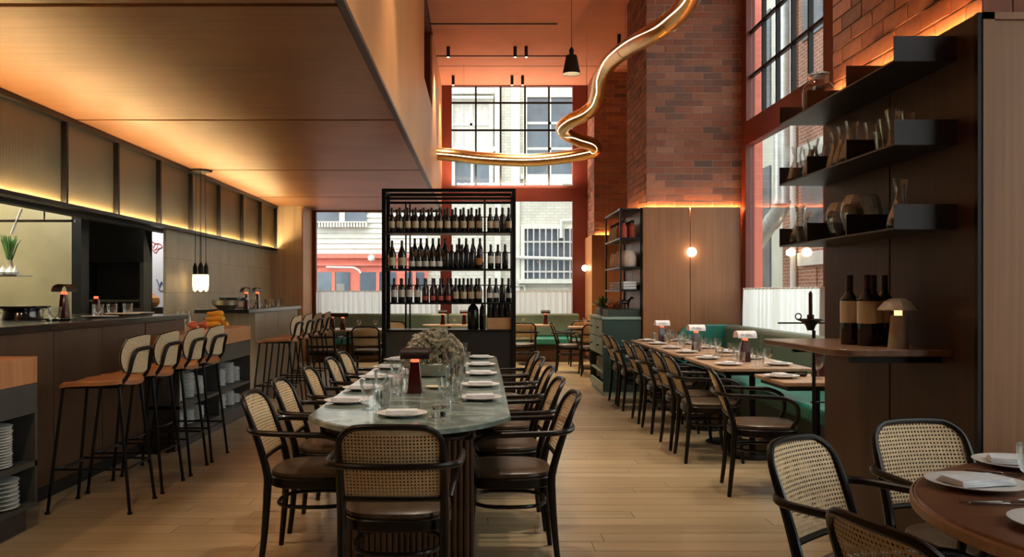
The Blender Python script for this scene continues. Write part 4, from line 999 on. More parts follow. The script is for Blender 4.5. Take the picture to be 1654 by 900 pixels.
# wooden ledge
t = thing('wall_ledge', 'walnut ledge with rounded corner fixed to the dark panelled pier', 'shelf', (0, 0, 0))
lp = [(PX, 3.62), (1.60, 3.62)]+[(1.60-.11*math.sin(a), 3.73-.11*math.cos(a)) for a in [PI/2*k/6 for k in range(1, 6)]]+[(1.485, 3.75), (1.47, 4.50), (PX, 4.54)]
obj('ledge_board', MB().prism(lp, 1.082, 1.112), M['ledge'], t, bevel=.005)
obj('bracket', MB().box(1.58, PX, 3.70, 3.73, 1.05, 1.081).box(1.58, PX, 4.38, 4.41, 1.05, 1.081), M['darkmetal'], t)
for i, (x, yy) in enumerate(((1.70, 4.00), (1.735, 3.90), (1.80, 3.98), (1.87, 4.02))):
    bottle('ledge', '%s dark wine bottle from the left on the walnut ledge' % ORD[i], (x, yy, 1.112), 'wine bottles on the ledge')['category'] = 'bottle'
def arch_shade(wx, wy, h, mat, z):
    """sheet bent into an arch; ridge along local x"""
    mb = MB(); n = 12; vs = []; fs = []
    for lay, k in ((0, 1), (1, .955)):
        for i in range(n+1):
            a = PI*i/n; yy = -math.cos(a)*wy*k; zz = math.sin(a)**.8*h*k
            for x in (-wx, wx): vs.append((x, yy, z+zz))
    m = 2*(n+1)
    for i in range(n): a = 2*i; fs.append((a, a+1, a+3, a+2)); fs.append((m+a, m+a+2, m+a+3, m+a+1))
    for i in range(n): a = 2*i; fs.append((a, a+2, m+a+2, m+a)); fs.append((a+1, m+a+1, m+a+3, a+3))
    fs.append((0, m, m+1, 1)); fs.append((2*n, 2*n+1, m+2*n+1, m+2*n))
    return mb.add(vs, fs)
t = thing('table_lamp', 'small stone lamp with folded pearl shade on the walnut ledge', 'lamp', (1.80, 3.74, 1.112))
obj('base', MB().lathe([(.042, 0), (.042, .004), (.031, .135), (.028, .14)], n=24), M['stonelamp'], t)
obj('neck', MB().lathe([(.016, .14), (.016, .165)], n=16), M['neckglow'], t)
obj('shade', MB().open_lathe([(.084, .163), (.080, .170), (.055, .200), (.030, .213), (.001, .214)], n=7), M['shell'], t, smooth=False)
# candle stand
t = thing('candle_stand', 'tall black iron candle stand between the ledge and the banquette', 'candle stand', (2.035, 5.30, 0))
obj('pole', MB().lathe([(.011, .02), (.011, 1.12)], n=10), M['darkmetal'], t)
obj('base', MB().lathe([(.14, 0), (.14, .012), (.02, .022)], n=24), M['darkmetal'], t)
obj('cross_bar', MB().tube([(-.22, 0, 1.165), (.17, 0, 1.165)], .005, 6), M['darkmetal'], t)
obj('cross_bar', MB().tube([(-.02, 0, .68), (.13, 0, .68)], .005, 6), M['darkmetal'], t)
obj('drip_dish', MB().lathe([(.02, 1.12), (.03, 1.15), (.05, 1.17), (.085, 1.185), (.083, 1.19), (.03, 1.18)], (-.02, 0, 0), 20), M['darkmetal'], t)
obj('finger_loop', MB().tube([(-.095+.018*math.cos(a), 0, 1.205+.018*math.sin(a)) for a in [2*PI*k/12 for k in range(12)]], .004, 6, closed=True), M['darkmetal'], t)
obj('candle', MB().lathe([(.020, 1.18), (.022, 1.215), (.012, 1.217), (.012, 1.345), (.004, 1.36)], (-.02, 0, 0), 12), M['bottlered'], t)

# ================================================================== LIGHTS AS OBJECTS
t = thing('pendant_light', 'black cone pendant hanging from the high terracotta ceiling', 'lamp', (1.27, 12.17, 0))
obj('shade', MB().open_lathe([(.13, 4.42), (.125, 4.43), (.075, 4.68), (.02, 4.70)], n=28), M['black'], t)
obj('shade_lining', MB().open_lathe([(.126, 4.424), (.072, 4.67), (.001, 4.675)], n=28), M['white'], t)
obj('bulb', MB().lathe([(0, 4.46), (.03, 4.49), (.03, 4.53), (0, 4.56)], n=12), M['globe'], t)
obj('cap', MB().lathe([(.03, 4.70), (.035, 4.76), (.01, 4.80)], n=16), M['darkmetal'], t)
obj('cord', MB().lathe([(.004, 4.8), (.004, HT)], n=6), M['black'], t)
k = 0
for px, yy in ((724, 14.9), (832, 14.9), (850, 14.9), (732, 16.9), (827, 16.9), (844, 16.9), (1000, 14.2)):
    s = F/yy; x = (px-VX)/s; z0 = HT-.19
    t = thing('ceiling_spot', '%s small black cylinder spotlight on the terracotta ceiling' % ORD[k], 'spotlight', (x, yy, 0), 0, 'spotlights on the terracotta ceiling'); k += 1
    obj('housing', MB().lathe([(.030, z0), (.030, HT-.01)], n=14), M['black'], t)
    obj('lens', MB().lathe([(.022, z0-.002), (.022, z0)], n=12), M['globe'], t)
    down((x, yy, z0-.02), 170, 80, color=(1, .76, .50))
# cluster pendant
t = thing('cluster_pendant', 'cluster of glowing tube bulbs on black cords over the bar', 'lamp', (-3.84, 11.85, 0))
obj('canopy', MB().lathe([(.15, 3.0), (.15, 3.028)], n=24).box(-.16, .16, -.02, .02, 3.0, 3.03), M['black'], t)
for x, y_ in ((-.07, 0), (-.02, .06), (.03, -.05), (.075, .02)):
    b = obj('bulb', MB().lathe([(.0, 1.36), (.028, 1.385), (.036, 1.45), (.036, 1.58), (.022, 1.62)], (x, y_, 0), 14), M['bulb'], t)
    obj('socket', MB().lathe([(.030, 1.60), (.030, 1.70), (.008, 1.76)], (x, y_, 0), 12), M['darkmetal'], b)
    obj('cord', MB().tube([(x, y_, 1.75), (x*.8, y_*.8, 3.0)], .0045, 6), M['black'], b)
for i, (loc, l) in enumerate((((2.715, 11.17, 1.874), 'round glowing globe sconce on the walnut panels of the middle pier'), ((2.06, 17.2, 1.84), 'small globe sconce on the far pier beside the end window'))):
    t = thing('globe_sconce', l, 'lamp', loc)
    obj('globe', MB().lathe([(.062*math.sin(a), -.062*math.cos(a)) for a in [PI*k/12 for k in range(13)]], n=20), M['globe'], t)
    obj('back_plate', MB().lathe([(.04, .055), (.04, .062)], n=16, ax='y') if i == 0 else MB().lathe([(.04, .052), (.04, .06)], n=16, ax='x'), M['brass'], t)
# serpentine brass light
PP = [(698,248,88),(730,250.5,88),(780,256,87.5),(850,259,88),(905,255,88.5),(940,249,89),(960,243,89.5),(958,234,90.5),(935,226,91.5),(914,216,93),(909,206,95),(922,195,97),(945,184,99),(961,168,101),(967,148,104),(971,125,107),(985,101,112),(1010,80,121),(1050,56,135),(1085,32,142),(1108,8,149),(1124,-25,157),(1140,-80,170),(1165,-170,192)]
pts = [Vector(((a-VX)/s, F/s, CH+(VY-b)/s)) for a, b, s in PP]
t = thing('serpentine_light', 'long winding brass tube light with a glowing strip under the high ceiling', 'lamp', (0, 0, 0))
mbt = MB().tube(pts, .118, 20, sub=7); obj('tube', mbt, M['brass'], t)
# the same curve, sampled for the strip and joints
Q = []
for i in range(len(pts)-1):
    a, b, c, d = pts[max(i-1, 0)], pts[i], pts[i+1], pts[min(i+2, len(pts)-1)]
    for k in range(7):
        u = k/7; Q.append(.5*((2*b)+(c-a)*u+(2*a-5*b+4*c-d)*u*u+(3*b-a-3*c+d)*u**3))
off = []
for i in range(1, len(Q)-1):
    T = (Q[i+1]-Q[i-1]).normalized(); v = Vector((-.25, -1, -.10)); v = v-T*v.dot(T); off.append(Q[i]+v.normalized()*.117)
sm = off[:]
for _ in range(3): sm = [sm[0]]+[(sm[i-1]+sm[i]*2+sm[i+1])/4 for i in range(1, len(sm)-1)]+[sm[-1]]
obj('light_strip', MB().tube(sm, .0075, 6), M['ledtube'], t)
for i in (10, 37, 55, 85, 119, 132):
    if i < len(Q)-1: obj('joint_ring', MB().tube([Q[i], Q[i]+(Q[i+1]-Q[i]).normalized()*.03], .122, 20), M['brass'], t)
for i in (10, 37, 85, 119, 147):
    if i < len(Q): obj('hanging_wire', MB().tube([Q[i]+Vector((0, 0, .11)), (Q[i].x, Q[i].y, HT)], .002, 4), M['chrome'], t)
# ================================================================== TABLEWARE
LM = {'body': mesh('body', MB().layers([(-.040,-.030),(.040,-.030),(.045,-.022),(.045,.022),(.040,.030),(-.040,.030),(-.045,.022),(-.045,-.022)], [(1, 0), (1, .004), (.66, .182), (.60, .188)]), M['redglass']),
      'neck': mesh('neck', MB().lathe([(.026, .186), (.022, .20), (.022, .212)], n=14), M['redneck'])}
def red_lamp(label, loc, rotz=0, white=False, group=None, shade=True):
    t = thing('table_lamp', label, 'lamp', loc, rotz, group)
    obj('body', LM['body'], None, t); obj('neck', LM['neck'], None, t)
    if shade:
        key = 'sw' if white else 'sd'
        if key not in LM: LM[key] = mesh('shade', arch_shade(.083, .062, .062, None, .208), M['shade_reflect'] if white else M['shade'], True, 50)
        s = obj('shade', LM[key], None, t)
        if white:
            if 'mk' not in LM:
                mk = MB(); y0 = -.0595
                for i in range(8): a = 2*PI*i/8; mk.box(-.045+.012*math.cos(a)-.003, -.045+.012*math.cos(a)+.003, y0, y0+.003, .232+.010*math.sin(a)-.003, .232+.010*math.sin(a)+.003)
                mk.box(-.049, -.041, y0, y0+.003, .229, .236)
                for k in range(3): mk.box(-.02, .05-.012*k, y0+.0016*k-.0022, y0+.0016*k+.003, .224+.008*k, .2265+.008*k)
                LM['mk'] = mesh('printed_mark', mk, M['print_grey'])
            obj('printed_mark', LM['mk'], None, s)
    return t
TZ = .7505
red_lamp('dark shaded red lamp on the near half of the long marble table', (-.395, 5.18, TZ), 0)
PR = .125
plate_me = mesh('plate', MB().lathe([(PR*.55, 0), (PR*.62, .004), (PR*.98, .016), (PR, .019), (PR*.97, .020), (PR*.66, .009), (.001, .008)], n=36), M['white'])
def napkin_me(w, d):
    mb = MB(); n = 8
    for lay in range(3):
        poly = []; z = .012+lay*.006
        for i in range(n+1): u = -1+2*i/n; poly.append((u*w, -d+lay*.004+.003*math.sin(u*4+lay)))
        for i in range(n, -1, -1): u = -1+2*i/n; poly.append((u*w*(1-.03*lay), d-lay*.006+.003*math.sin(u*3)))
        mb.prism(poly, z, z+.0055)
    return mesh('napkin', mb, M['napkin'])
nap = napkin_me(.078, .052)
def setting(label, x, y, z, rotz=0, group=None, s=1.0):
    p = tag(obj('plate', plate_me, None, loc=(x, y, z), rotz=rotz), 'white plate, '+label, 'plate', group); p.scale = (s, s, 1)
    q = tag(obj('napkin', nap, None, loc=(x, y, z+.001), rotz=rotz+random.uniform(-.12, .12)), 'folded napkin, '+label, 'napkin', (group+' napkins') if group else None); q.scale = (s, s, 1)
GOB = [(.034, 0), (.034, .004), (.006, .010), (.005, .055), (.010, .065), (.030, .085), (.038, .115), (.040, .155)]
TUM = [(.030, 0), (.033, .006), (.036, .05), (.040, .098), (.041, .10)]
def glassthing(kind, label, loc, group):
    key = 'g_'+kind
    if key not in LM:
        pr = GOB if kind == 'goblet' else TUM; th = .0022; inner = [(max(r-th, .0005), z) for r, z in pr[::-1] if z > (.066 if kind == 'goblet' else .008)]
        if kind == 'goblet': inner.append((.0, .07))
        else: inner.append((0, .01))
        LM[key] = mesh(kind, MB().lathe([(0, 0)]+pr+inner, n=22), M['glass'], True, 60)
    return tag(obj(kind, LM[key], None, loc=loc), label, 'glass', group)
# long marble table
setting('at the near end of the long marble table', -.385, 4.22, TZ, 0, 'place settings on the marble table')
for i, yy in enumerate((4.86, 5.55, 6.32, 7.1, 7.9)):
    setting('%s from the front on the right side of the marble table' % ORD[i], -.005, yy, TZ, 0, 'place settings on the marble table')
for i, yy in enumerate((4.72, 5.35, 6.05, 6.85, 7.6)):
    setting('%s from the front on the left side of the marble table' % ORD[i], -.73, yy, TZ, 0, 'place settings on the marble table')
GL = [('goblet', -.585, 4.47), ('tumbler', -.54, 4.62), ('goblet', -.57, 4.95), ('tumbler', -.50, 5.12), ('goblet', -.55, 5.62), ('tumbler', -.48, 5.72), ('goblet', -.56, 6.35), ('goblet', -.55, 7.0), ('tumbler', -.50, 7.15),
      ('goblet', -.19, 4.55), ('tumbler', -.14, 4.72), ('goblet', -.17, 5.05), ('goblet', -.13, 5.22), ('goblet', -.19, 5.45), ('goblet', -.15, 5.72), ('tumbler', -.20, 5.9), ('goblet', -.16, 6.1), ('goblet', -.13, 6.55), ('goblet', -.18, 6.9), ('tumbler', -.13, 7.3), ('goblet', -.16, 7.75)]
cnt = {}
for kd, x, yy in GL:
    side = 'left' if x < -.35 else 'right'; cnt[(kd, side)] = cnt.get((kd, side), 0)+1
    glassthing(kd, 'clear %s, %s from front on %s half of marble table' % ('stemmed goblet' if kd == 'goblet' else 'straight tumbler', ORD[cnt[(kd, side)]-1], side), (x, yy, TZ), 'glasses on the marble table')
glassthing('tumbler', 'clear tumbler just behind the plate at the near end of the marble table', (-.50, 4.40, TZ), 'glasses on the marble table')
tag(obj('small_dish', MB().lathe([(.03, 0), (.055, .012), (.06, .016), (.03, .008), (.001, .006)], n=24), M['lab_beige'], loc=(-.29, 5.42, TZ)), 'small cream dish right of the red lamp on the marble table', 'dish')
for i, (x, yy) in enumerate(((-.225, 4.16), (-.185, 4.20))):
    t = thing('shaker', '%s small glass shaker by the near end of the marble table' % ('left' if i == 0 else 'right'), 'shaker', (x, yy, TZ), 0)
    obj('shaker_body', MB().lathe([(.014, 0), (.015, .03), (.012, .038)], n=12), M['jar'], t)
    obj('filling', MB().lathe([(.0125, .002), (.0125, .022)], n=12), M['lab_dark'] if i else M['white'], t)
    obj('cap', MB().lathe([(.0125, .038), (.0125, .05), (.006, .054)], n=12), M['chrome'], t)
# planter of dried flowers on the long table
t = thing('flower_planter', 'wide stone bowl overflowing with dried cup shaped flowers on the marble table', 'planter', (-.34, 6.28, TZ))
obj('bowl', MB().lathe([(.13, 0), (.16, .01), (.185, .09), (.175, .10), (.165, .095), (.12, .08), (.001, .08)], n=32), M['stone'], t)
fb = MB()
for k in range(950):
    while True:
        x, y_, z = random.uniform(-1, 1), random.uniform(-1, 1), random.uniform(-.35, 1)
        r = math.sqrt(x*x+y_*y_+z*z)
        if .62 < r < 1: break
    c = Vector((x*.225+.0, y_*.18, .125+z*.215)); d = Vector((x, y_, z+.3)).normalized()
    q = d.to_track_quat('Z', 'Y').to_matrix().to_4x4(); R = random.uniform(.012, .019)
    cup = MB().open_lathe([(R*.15, -.018), (R*.6, -.008), (R, .010)], n=6).xform(Matrix.Translation(c) @ q)
    fb.merge(cup)
o = obj('flower_heads', fb, M['flower'], t, smooth=False); o['kind'] = 'stuff'
stm = MB()
for k in range(60):
    a = random.uniform(0, 2*PI); stm.tube([(.05*math.cos(a), .05*math.sin(a), .05), (.16*math.cos(a)*random.random(), .13*math.sin(a), .25)], .002, 4)
o = obj('stems', stm, M['plant'], t); o['kind'] = 'stuff'

# banquette row
red_lamp('red lamp, window reflection painted on shade, on the first long table of the banquette row', (2.29, 7.52, TZ), .08, True)
red_lamp('red lamp, window reflection painted on shade, on the middle long table of the banquette row', (2.22, 8.95, TZ), .05, True)
red_lamp('red lamp, window reflection painted on shade, on the farthest long table of the banquette row', (2.16, 10.35, TZ), .05, True)
red_lamp('red lamp on the small table nearest the camera, behind the candle stand', (2.42, 6.22, TZ), 0, False)
pc = 0
for ti, (yc, name) in enumerate(((7.50, 'first long'), (8.98, 'middle long'), (10.40, 'farthest long'))):
    for sy in (-.33, .33):
        for sx, sd in ((2.05, 'chair'), (2.46, 'banquette')):
            setting('%s side, %s half of the %s banquette table' % (sd, 'near' if sy < 0 else 'far', name), sx, yc+sy, TZ, PI/2, 'place settings on the banquette tables', .92)
            glassthing('goblet', 'stemmed goblet on the %s side, %s half of the %s banquette table' % (sd, 'near' if sy < 0 else 'far', name), (sx+(.17 if sx < 2.2 else -.14), yc+sy-.16, TZ), 'goblets on the banquette tables')
            glassthing('tumbler', 'short tumbler on the %s side, %s half of the %s banquette table' % (sd, 'near' if sy < 0 else 'far', name), (sx+(.15 if sx < 2.2 else -.1), yc+sy+.17, TZ), 'tumblers on the banquette tables')
setting('chair side of the small nearest banquette table', 2.12, 6.12, TZ, PI/2, None)
setting('banquette side of the small nearest banquette table', 2.60, 6.12, TZ, PI/2, None)
glassthing('goblet', 'stemmed goblet left of the candle stand on the small banquette table', (2.34, 6.02, TZ), None)
glassthing('tumbler', 'tumbler right of the candle stand on the small banquette table', (2.52, 5.95, TZ), None)
tag(obj('small_dish', MB().lathe([(.03, 0), (.045, .02), (.04, .022), (.001, .008)], n=20), M['black'], loc=(2.30, 6.22, TZ)), 'small dark dish on the small banquette table', 'dish')
# round table
for i, (x, yy, l, rz) in enumerate(((1.53, 2.68, 'left front on the round walnut table', .12), (1.86, 3.0, 'far side of the round walnut table', -.35), (1.50, 2.20, 'cut by the picture edge on the round walnut table', .8))):
    setting(l, x, yy, TZ, rz, None, 1.15)
glassthing('goblet', 'pressed glass goblet at the right edge on the round walnut table', (1.575, 2.47, TZ), None).scale = (1.1, 1.1, 1.08)
def cutlery(name, label, loc, rotz):
    t = thing(name, label, 'cutlery', loc, rotz)
    if name == 'fork':
        obj('handle', MB().box(-.10, .03, -.004, .004, .002, .005), M['chrome'], t, bevel=.001)
        mb = MB().box(.03, .055, -.011, .011, .002, .005)
        for k in range(4): mb.box(.055, .095, -.011+.0062*k, -.008+.0062*k, .002, .004)
        obj('tines', mb, M['chrome'], t)
    else:
        obj('handle', MB().box(-.11, .0, -.006, .006, .002, .008), M['chrome'], t, bevel=.0015)
        obj('blade', MB().prism([(0, -.006), (.10, -.007), (.118, 0), (.10, .004), (0, .006)], .002, .004), M['chrome'], t)
    return t
cutlery('fork', 'steel fork in front of the left front plate on the round table', (1.46, 2.475, TZ), .05)
cutlery('table_knife', 'steel knife in front of the left front plate on the round table', (1.49, 2.445, TZ), -.04)
cutlery('fork', 'steel fork between the two far plates on the round table', (1.66, 2.84, TZ), -.25)
cutlery('table_knife', 'steel knife between the two far plates on the round table', (1.72, 2.86, TZ), -.3)
# far tables
red_lamp('left dark shaded lamp on the far table by the bar stools', (-2.42, 14.1, TZ), 0, group=None)
red_lamp('right dark shaded lamp on the far table by the bar stools', (-2.24, 13.95+.1, TZ), 0, group=None)
red_lamp('dark shaded lamp on the small table right of the wine rack', (1.22, 16.4, TZ), 0)
red_lamp('left dark shaded lamp on the table seen through the wine rack', (-.72, 16.3, TZ), 0)
red_lamp('right dark shaded lamp on the table seen through the wine rack', (-.32, 16.35, TZ), 0)
for i, (x, yy, l) in enumerate(((-2.7, 14.3, 'left end of the far table by the bar stools'), (-2.0, 14.2, 'middle of the far table by the bar stools'), (-1.75, 14.4, 'right end of the far table by the bar stools'), (.80, 16.35, 'small table right of the wine rack'), (1.85, 15.4, 'small far table beside the green chest'), (-.5, 16.2, 'table seen through the wine rack'))):
    glassthing('goblet', 'stemmed goblet on the '+l, (x, yy, TZ), None)
for i, (x, yy, l) in enumerate(((-2.6, 14.12, 'left end of the far table by the bar stools'), (-1.85, 14.1, 'right end of the far table by the bar stools'), (2.0, 15.3, 'small far table beside the green chest'))):
    setting(l, x, yy, TZ, 0, None, .9)

# ================================================================== ON THE BAR
BZ = 1.149
red_lamp('dark domed red lamp at the left on the near bar counter', (-3.30, 6.86, BZ), PI/2)
t = red_lamp('red bottle lamp without shade on the near bar counter beside the black column', (-3.42, 7.7, BZ), 0, shade=False); t.scale = (.8, .8, .8)
def board(label, x, yy, r, mat, h=.014, z=BZ, nap_=False):
    tag(obj('plate', MB().lathe([(r*.6, 0), (r, h*.8), (r, h), (r*.9, h), (r*.6, h*.5), (.001, h*.5)], n=28), mat, loc=(x, yy, z)), label, 'plate')
board('dark plate with cutlery at the left on the near bar counter', -3.10, 6.35, .13, M['counter'])
board('white plate under the glass on the near bar counter', -3.10, 7.05, .14, M['white'])
board('yellow wooden plate on the near bar counter', -3.15, 7.62, .15, M['lab_beige'], .022)
board('brown plate at the far end of the near bar counter', -3.18, 8.05, .14, M['cardboard'], .02)
for i, (x, yy) in enumerate(((-3.42, 6.7), (-3.12, 7.06), (-3.32, 7.8), (-3.30, 8.1), (-3.05, 6.2))):
    glassthing('tumbler', '%s tumbler from the left on the near bar counter' % ORD[(1, 2, 3, 4, 0)[i]], (x, yy, BZ+(.008 if i == 1 else 0)), None).scale = (1.15, 1.15, 1.0)
t = thing('serving_stand', 'large round black stand at the left on the near bar counter', 'stand', (-3.50, 6.60, BZ))
obj('dish', MB().lathe([(.17, .075), (.20, .085), (.205, .10), (.195, .10), (.001, .09)], n=32), M['counter'], t)
obj('foot', MB().lathe([(.15, 0), (.14, .02), (.13, .075)], n=28), M['bottle'], t)
t = thing('serving_stand', 'low black tray stand at the very left edge on the near bar counter', 'stand', (-3.45, 5.75, BZ))
obj('dish', MB().lathe([(.20, .05), (.23, .06), (.23, .072), (.001, .066)], n=32), M['counter'], t)
obj('foot', MB().lathe([(.16, 0), (.16, .05)], n=28), M['black'], t)
# fruit on the far station
t0 = None
for i, (dx, dy, rz, L_, z, m_) in enumerate(((0, 0, .2, .20, 0, 'fruit'), (.05, .12, -.1, .19, 0, 'fruit'), (-.03, .25, .35, .20, 0, 'fruit'), (.02, .06, .05, .19, .055, 'fruit'), (.0, .19, -.2, .18, .055, 'fruit'), (.01, .12, .3, .17, .11, 'fruit'), (-.16, -.12, 1.2, .10, 0, 'fruit_r'), (-.10, -.26, .6, .09, 0, 'fruit_r'), (-.02, -.18, .2, .09, 0, 'fruit_r'))):
    sq = MB(); r = .034 if m_ == 'fruit' else .038
    sq.tube([(-L_*.5, 0, r), (-L_*.45, 0, r), (-L_*.2, 0, r*.9), (L_*.2, .01, r), (L_*.42, .015, r), (L_*.5, .015, r)], [r*.3, r*.55, r*.75, r*1.0, r*.85, r*.25], 12, sub=3)
    t = thing('squash', '%s on the far butcher block, %s of the heap from bottom front' % ('bright yellow squash' if m_ == 'fruit' else 'small red orange squash', ORD[i]), 'squash', (-2.80+dx, 8.98+dy, .986+z), rz, 'squash heap')
    obj('flesh', sq, M[m_], t); obj('stem', MB().tube([(-L_*.5, 0, r), (-L_*.5-.02, 0, r+.004)], .006, 6), M['plant'], t)
for i, yy in enumerate((8.5, 8.66, 8.82)):
    tag(obj('clear_bottle', MB().lathe([(.03, 0), (.033, .01), (.033, .11), (.014, .15), (.014, .18)], n=14), M['jar'], loc=(-2.98, yy, .986)), '%s small glass bottle on the far butcher block beside the bar counter' % ORD[i], 'bottle')
# on the far bar counter
red_lamp('left dark domed red lamp on the far bar counter', (-3.02, 11.15, BZ), PI/2)
red_lamp('right dark domed red lamp on the far bar counter', (-2.98, 11.55, BZ), PI/2)
t = thing('serving_bowls', 'pale bowl under a wide black dish on the end of the far bar counter', 'bowl', (-3.15, 10.70, BZ))
obj('bowl', MB().lathe([(.10, 0), (.16, .05), (.17, .11), (.16, .11), (.001, .02)], n=28), M['steel'], t)
obj('black_dish', MB().lathe([(.12, .10), (.17, .115), (.17, .14), (.001, .13)], (.06, .1, 0), 28), M['counter'], t)
for i, yy in enumerate((11.3, 11.75, 12.05, 12.4, 12.9)):
    glassthing('tumbler', '%s tumbler from the near end on the far bar counter' % ORD[i], (-2.98+.03*(i % 2), yy+.05, BZ), None).scale = (1.2, 1.2, 1.1)
for i, yy in enumerate((11.4, 12.2, 13.0)):
    board('%s dark plate from the near end on the far bar counter' % ORD[i], -3.2, yy, .12, M['cardboard'])

# ================================================================== KITCHEN BEHIND THE BAR
t = thing('cooking_hearth', 'black steel cooking hearth with tapered hood in the open kitchen', 'oven', (0, 0, 0))
hy = 11.1; hs = F/hy
def hx(px): return (px-VX)/hs
HXL, HXR = hx(134), hx(232)
def hz(y): return CH+(VY-y)/hs
obj('hood', MB().prism([(hy, 3.0), (hy, hz(424)), (hy+.29, hz(424)), (hy+.29, hz(421)), (hy+.04, hz(372)), (hy+.04, 3.0)][::-1], HXL, HXR, 'x'), M['darkmetal'], t, smooth=False)
obj('jamb', MB().box(HXR-.05, HXR, hy, hy+.29, .98, hz(424)), M['stationbody'], t, smooth=False)
obj('jamb', MB().box(HXL, HXL+.06, hy, hy+.29, .98, hz(424)), M['darkmetal'], t, smooth=False)
obj('firebox_back', MB().box(HXL, HXR, hy+.27, hy+.29, .98, 2.2), M['black'], t, smooth=False)
obj('grill_rail', MB().box(HXL+.06, HXR-.05, hy-.02, hy, hz(488), hz(484)), M['chrome'], t)
obj('base', MB().box(HXL, HXR, hy, hy+.29, 0, .98), M['stationbody'], t, smooth=False)
for i, px in enumerate((158, 176, 196, 214)):
    obj('grill_grate', MB().box(hx(px), hx(px)+.10, hy+.01, hy+.25, .981, 1.16), M['stationbody'], t, bevel=.01)
struct('wall_kitchen_return', MB().box(-6.6, -4.72, 10.20, 10.25, .0, HS), M['steel'], 'brushed steel wall of the open kitchen', smooth=False)
t = thing('kitchen_shelf', 'thin steel shelf hung in the open kitchen at the left edge', 'shelf', (0, 0, 0))
sh = F/8.6
def kp(px, py): return ((px-VX)/sh, CH+(VY-py)/sh)
x0, z0 = kp(-60, 445); x1, _ = kp(40, 445)
obj('shelf_board', MB().box(x0, x1, 8.45, 8.75, z0-.012, z0), M['chrome'], t)
x0b, z0b = kp(-60, 357); x1b, _ = kp(120, 357)
obj('hanging_rail', MB().box(x0b, x1b, 8.59, 8.62, z0b-.012, z0b+.012), M['chrome'], t)
for x in (x0b+.1, x1b-.3): obj('hanger', MB().box(x-.006, x+.006, 8.6, 8.612, z0b, HS), M['chrome'], t)
t = thing('green_onion_bunch', 'upright bunch of green onions on the hanging kitchen shelf', 'vegetable', (kp(15, 0)[0], 8.6, z0))
gb = MB(); wb = MB()
for k in range(34):
    a = random.uniform(0, 2*PI); r = random.uniform(0, .035); r2 = r+random.uniform(.01, .05)
    wb.tube([(r*math.cos(a), r*math.sin(a), .0), (r*.7*math.cos(a), r*.7*math.sin(a), .16)], [.012, .007], 6)
    gb.tube([(r*.7*math.cos(a), r*.7*math.sin(a), .15), (r2*math.cos(a), r2*math.sin(a), .30), (r2*1.5*math.cos(a), r2*1.5*math.sin(a), .38+random.uniform(-.04, .03))], [.007, .008, .003], 5)
q = obj('stalks', wb, M['lab_beige'], t); q['kind'] = 'stuff'
q = obj('green_tops', gb, M['plant'], t); q['kind'] = 'stuff'
for i, (px, r) in enumerate(((2, .05), (12, .045), (24, .05), (32, .035))):
    tag(obj('garlic_bulb', MB().lathe([(0, 0), (r*.8, .01), (r, .03), (r*.6, .06), (.008, .085), (.006, .10)], n=12), M['white'], loc=(kp(px, 0)[0], 8.52, z0)), '%s garlic bulb from the left at the foot of the green onions' % ORD[i], 'vegetable', 'garlic bulbs on the kitchen shelf')
a = kp(35, 337); b = kp(18, 378)
tag(obj('knife_rod', MB().tube([(a[0], 8.6, a[1]), (b[0], 8.6, b[1])], .012, 8), M['white'], smooth=True), 'slanting white handle hanging above the green onions', 'handle')
# poster wall
t = thing('poster', 'white wall poster with red and blue line drawings beside the hearth', 'poster', (0, 0, 0))
py_ = 12.40; ps = F/py_
def pp(px, py): return ((px-VX)/ps, CH+(VY-py)/ps)
xa, za = pp(240, 375); xb, zb = pp(271, 500)
obj('sheet', MB().box(xa, xb, py_, py_+.02, zb, za), M['poster'], t, smooth=False)
def scrib(n, pts, m, r=.006):
    obj(n, MB().tube([(pp(*p)[0], py_-.003, pp(*p)[1]) for p in pts], r, 5, sub=4), M[m], t)
scrib('red_drawing', [(243, 388), (250, 393), (258, 394), (262, 399), (256, 402), (252, 408), (247, 404), (243, 396)], 'print_red')
scrib('red_drawing', [(246, 396), (250, 404), (255, 397), (251, 394), (248, 400)], 'print_red', .004)
scrib('blue_drawing', [(253, 451), (256, 458), (258, 464), (261, 455), (265, 467), (260, 470), (256, 466)], 'print_blue')
scrib('blue_drawing', [(258, 460), (264, 458), (267, 464)], 'print_blue', .004)
scrib('grey_drawing', [(266, 432), (268, 440), (264, 445)], 'print_grey', .003)
tag(obj('squash_gourd', MB().lathe([(0, 0), (.05, .01), (.085, .07), (.075, .13), (.02, .17), (.008, .19)], n=18), M['cardboard'] if False else M['lab_orange'], loc=(pp(265, 0)[0], 12.0, 1.149)), 'orange brown gourd in front of the poster', 'gourd')
tag(obj('kitchen_counter', MB().box(-5.05, -4.12, 11.88, 12.38, 0, 1.148), M['stationbody'], smooth=False), 'low steel kitchen counter below the poster', 'counter')

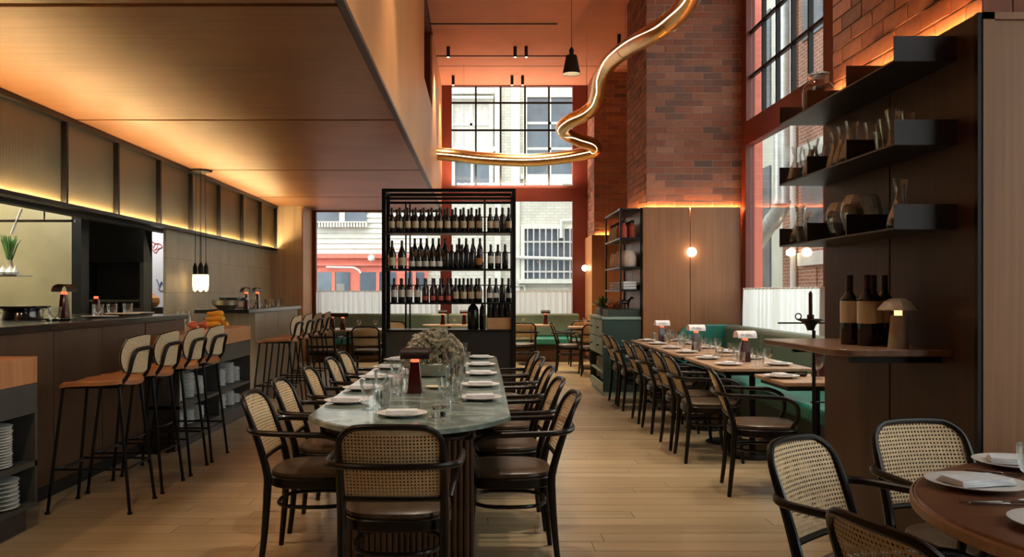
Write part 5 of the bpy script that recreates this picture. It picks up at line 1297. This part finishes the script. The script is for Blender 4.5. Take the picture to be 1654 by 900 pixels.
# ================================================================== PLANTS on the green chest
t = thing('potted_plant', 'leafy green plant in a glass pot on the front of the green chest', 'plant', (1.70, 11.95, 1.036))
obj('pot', MB().lathe([(.05, 0), (.06, .01), (.07, .12), (.064, .12), (.001, .03)], n=20), M['stone'], t)
lf = MB()
for k in range(60):
    a = random.uniform(0, 2*PI); el = random.uniform(.3, 1.4); L_ = random.uniform(.12, .23); d = Vector((math.cos(a)*math.cos(el), math.sin(a)*math.cos(el), math.sin(el))); p0 = Vector((0, 0, .10)); p1 = p0+d*L_
    s_ = d.cross(Vector((0, 0, 1))).normalized()*.018; md = p0+d*L_*.65
    lf.add([p0, md+s_, p1+Vector((0, 0, -.02)), md-s_, md+Vector((0, 0, .008))], [(0, 1, 4), (1, 2, 4), (2, 3, 4), (3, 0, 4)])
q = obj('leaves', lf, M['plant'], t, smooth=False); q['kind'] = 'stuff'
t = thing('potted_plant', 'small plant with brown and yellow leaves behind the green one on the chest', 'plant', (1.78, 11.55, 1.036))
obj('pot', MB().lathe([(.04, 0), (.05, .01), (.055, .09), (.05, .09), (.001, .03)], n=20), M['bottle'], t)
lf = MB()
for k in range(45):
    a = random.uniform(0, 2*PI); el = random.uniform(.2, 1.3); L_ = random.uniform(.09, .18); d = Vector((math.cos(a)*math.cos(el), math.sin(a)*math.cos(el), math.sin(el))); p0 = Vector((0, 0, .08)); p1 = p0+d*L_
    s_ = d.cross(Vector((0, 0, 1))).normalized()*.02; md = p0+d*L_*.6
    lf.add([p0, md+s_, p1, md-s_, md+Vector((0, 0, .008))], [(0, 1, 4), (1, 2, 4), (2, 3, 4), (3, 0, 4)])
q = obj('leaves', lf, M['lab_orange'], t, smooth=False); q['kind'] = 'stuff'
t = thing('horse_figure', 'small dark animal figurine on the box under the black shelf unit', 'figurine', (1.90, 11.45, 1.131), .2)
fg = MB().tube([(-.07, 0, .09), (-.03, 0, .10), (.03, 0, .095), (.06, 0, .10)], [.018, .028, .026, .02], 10, sub=3).tube([(.05, 0, .105), (.08, 0, .14), (.095, 0, .155), (.125, 0, .14)], [.02, .014, .015, .008], 8, sub=3)
for x, y_ in ((-.05, -.015), (-.05, .015), (.045, -.015), (.045, .015)): fg.tube([(x, y_, .085), (x+.004, y_, .04), (x, y_, 0)], [.012, .007, .007], 6)
fg.tube([(-.07, 0, .10), (-.095, 0, .085), (-.1, 0, .05)], [.006, .008, .004], 6)
obj('figure_body', fg, M['bottlered'], t)
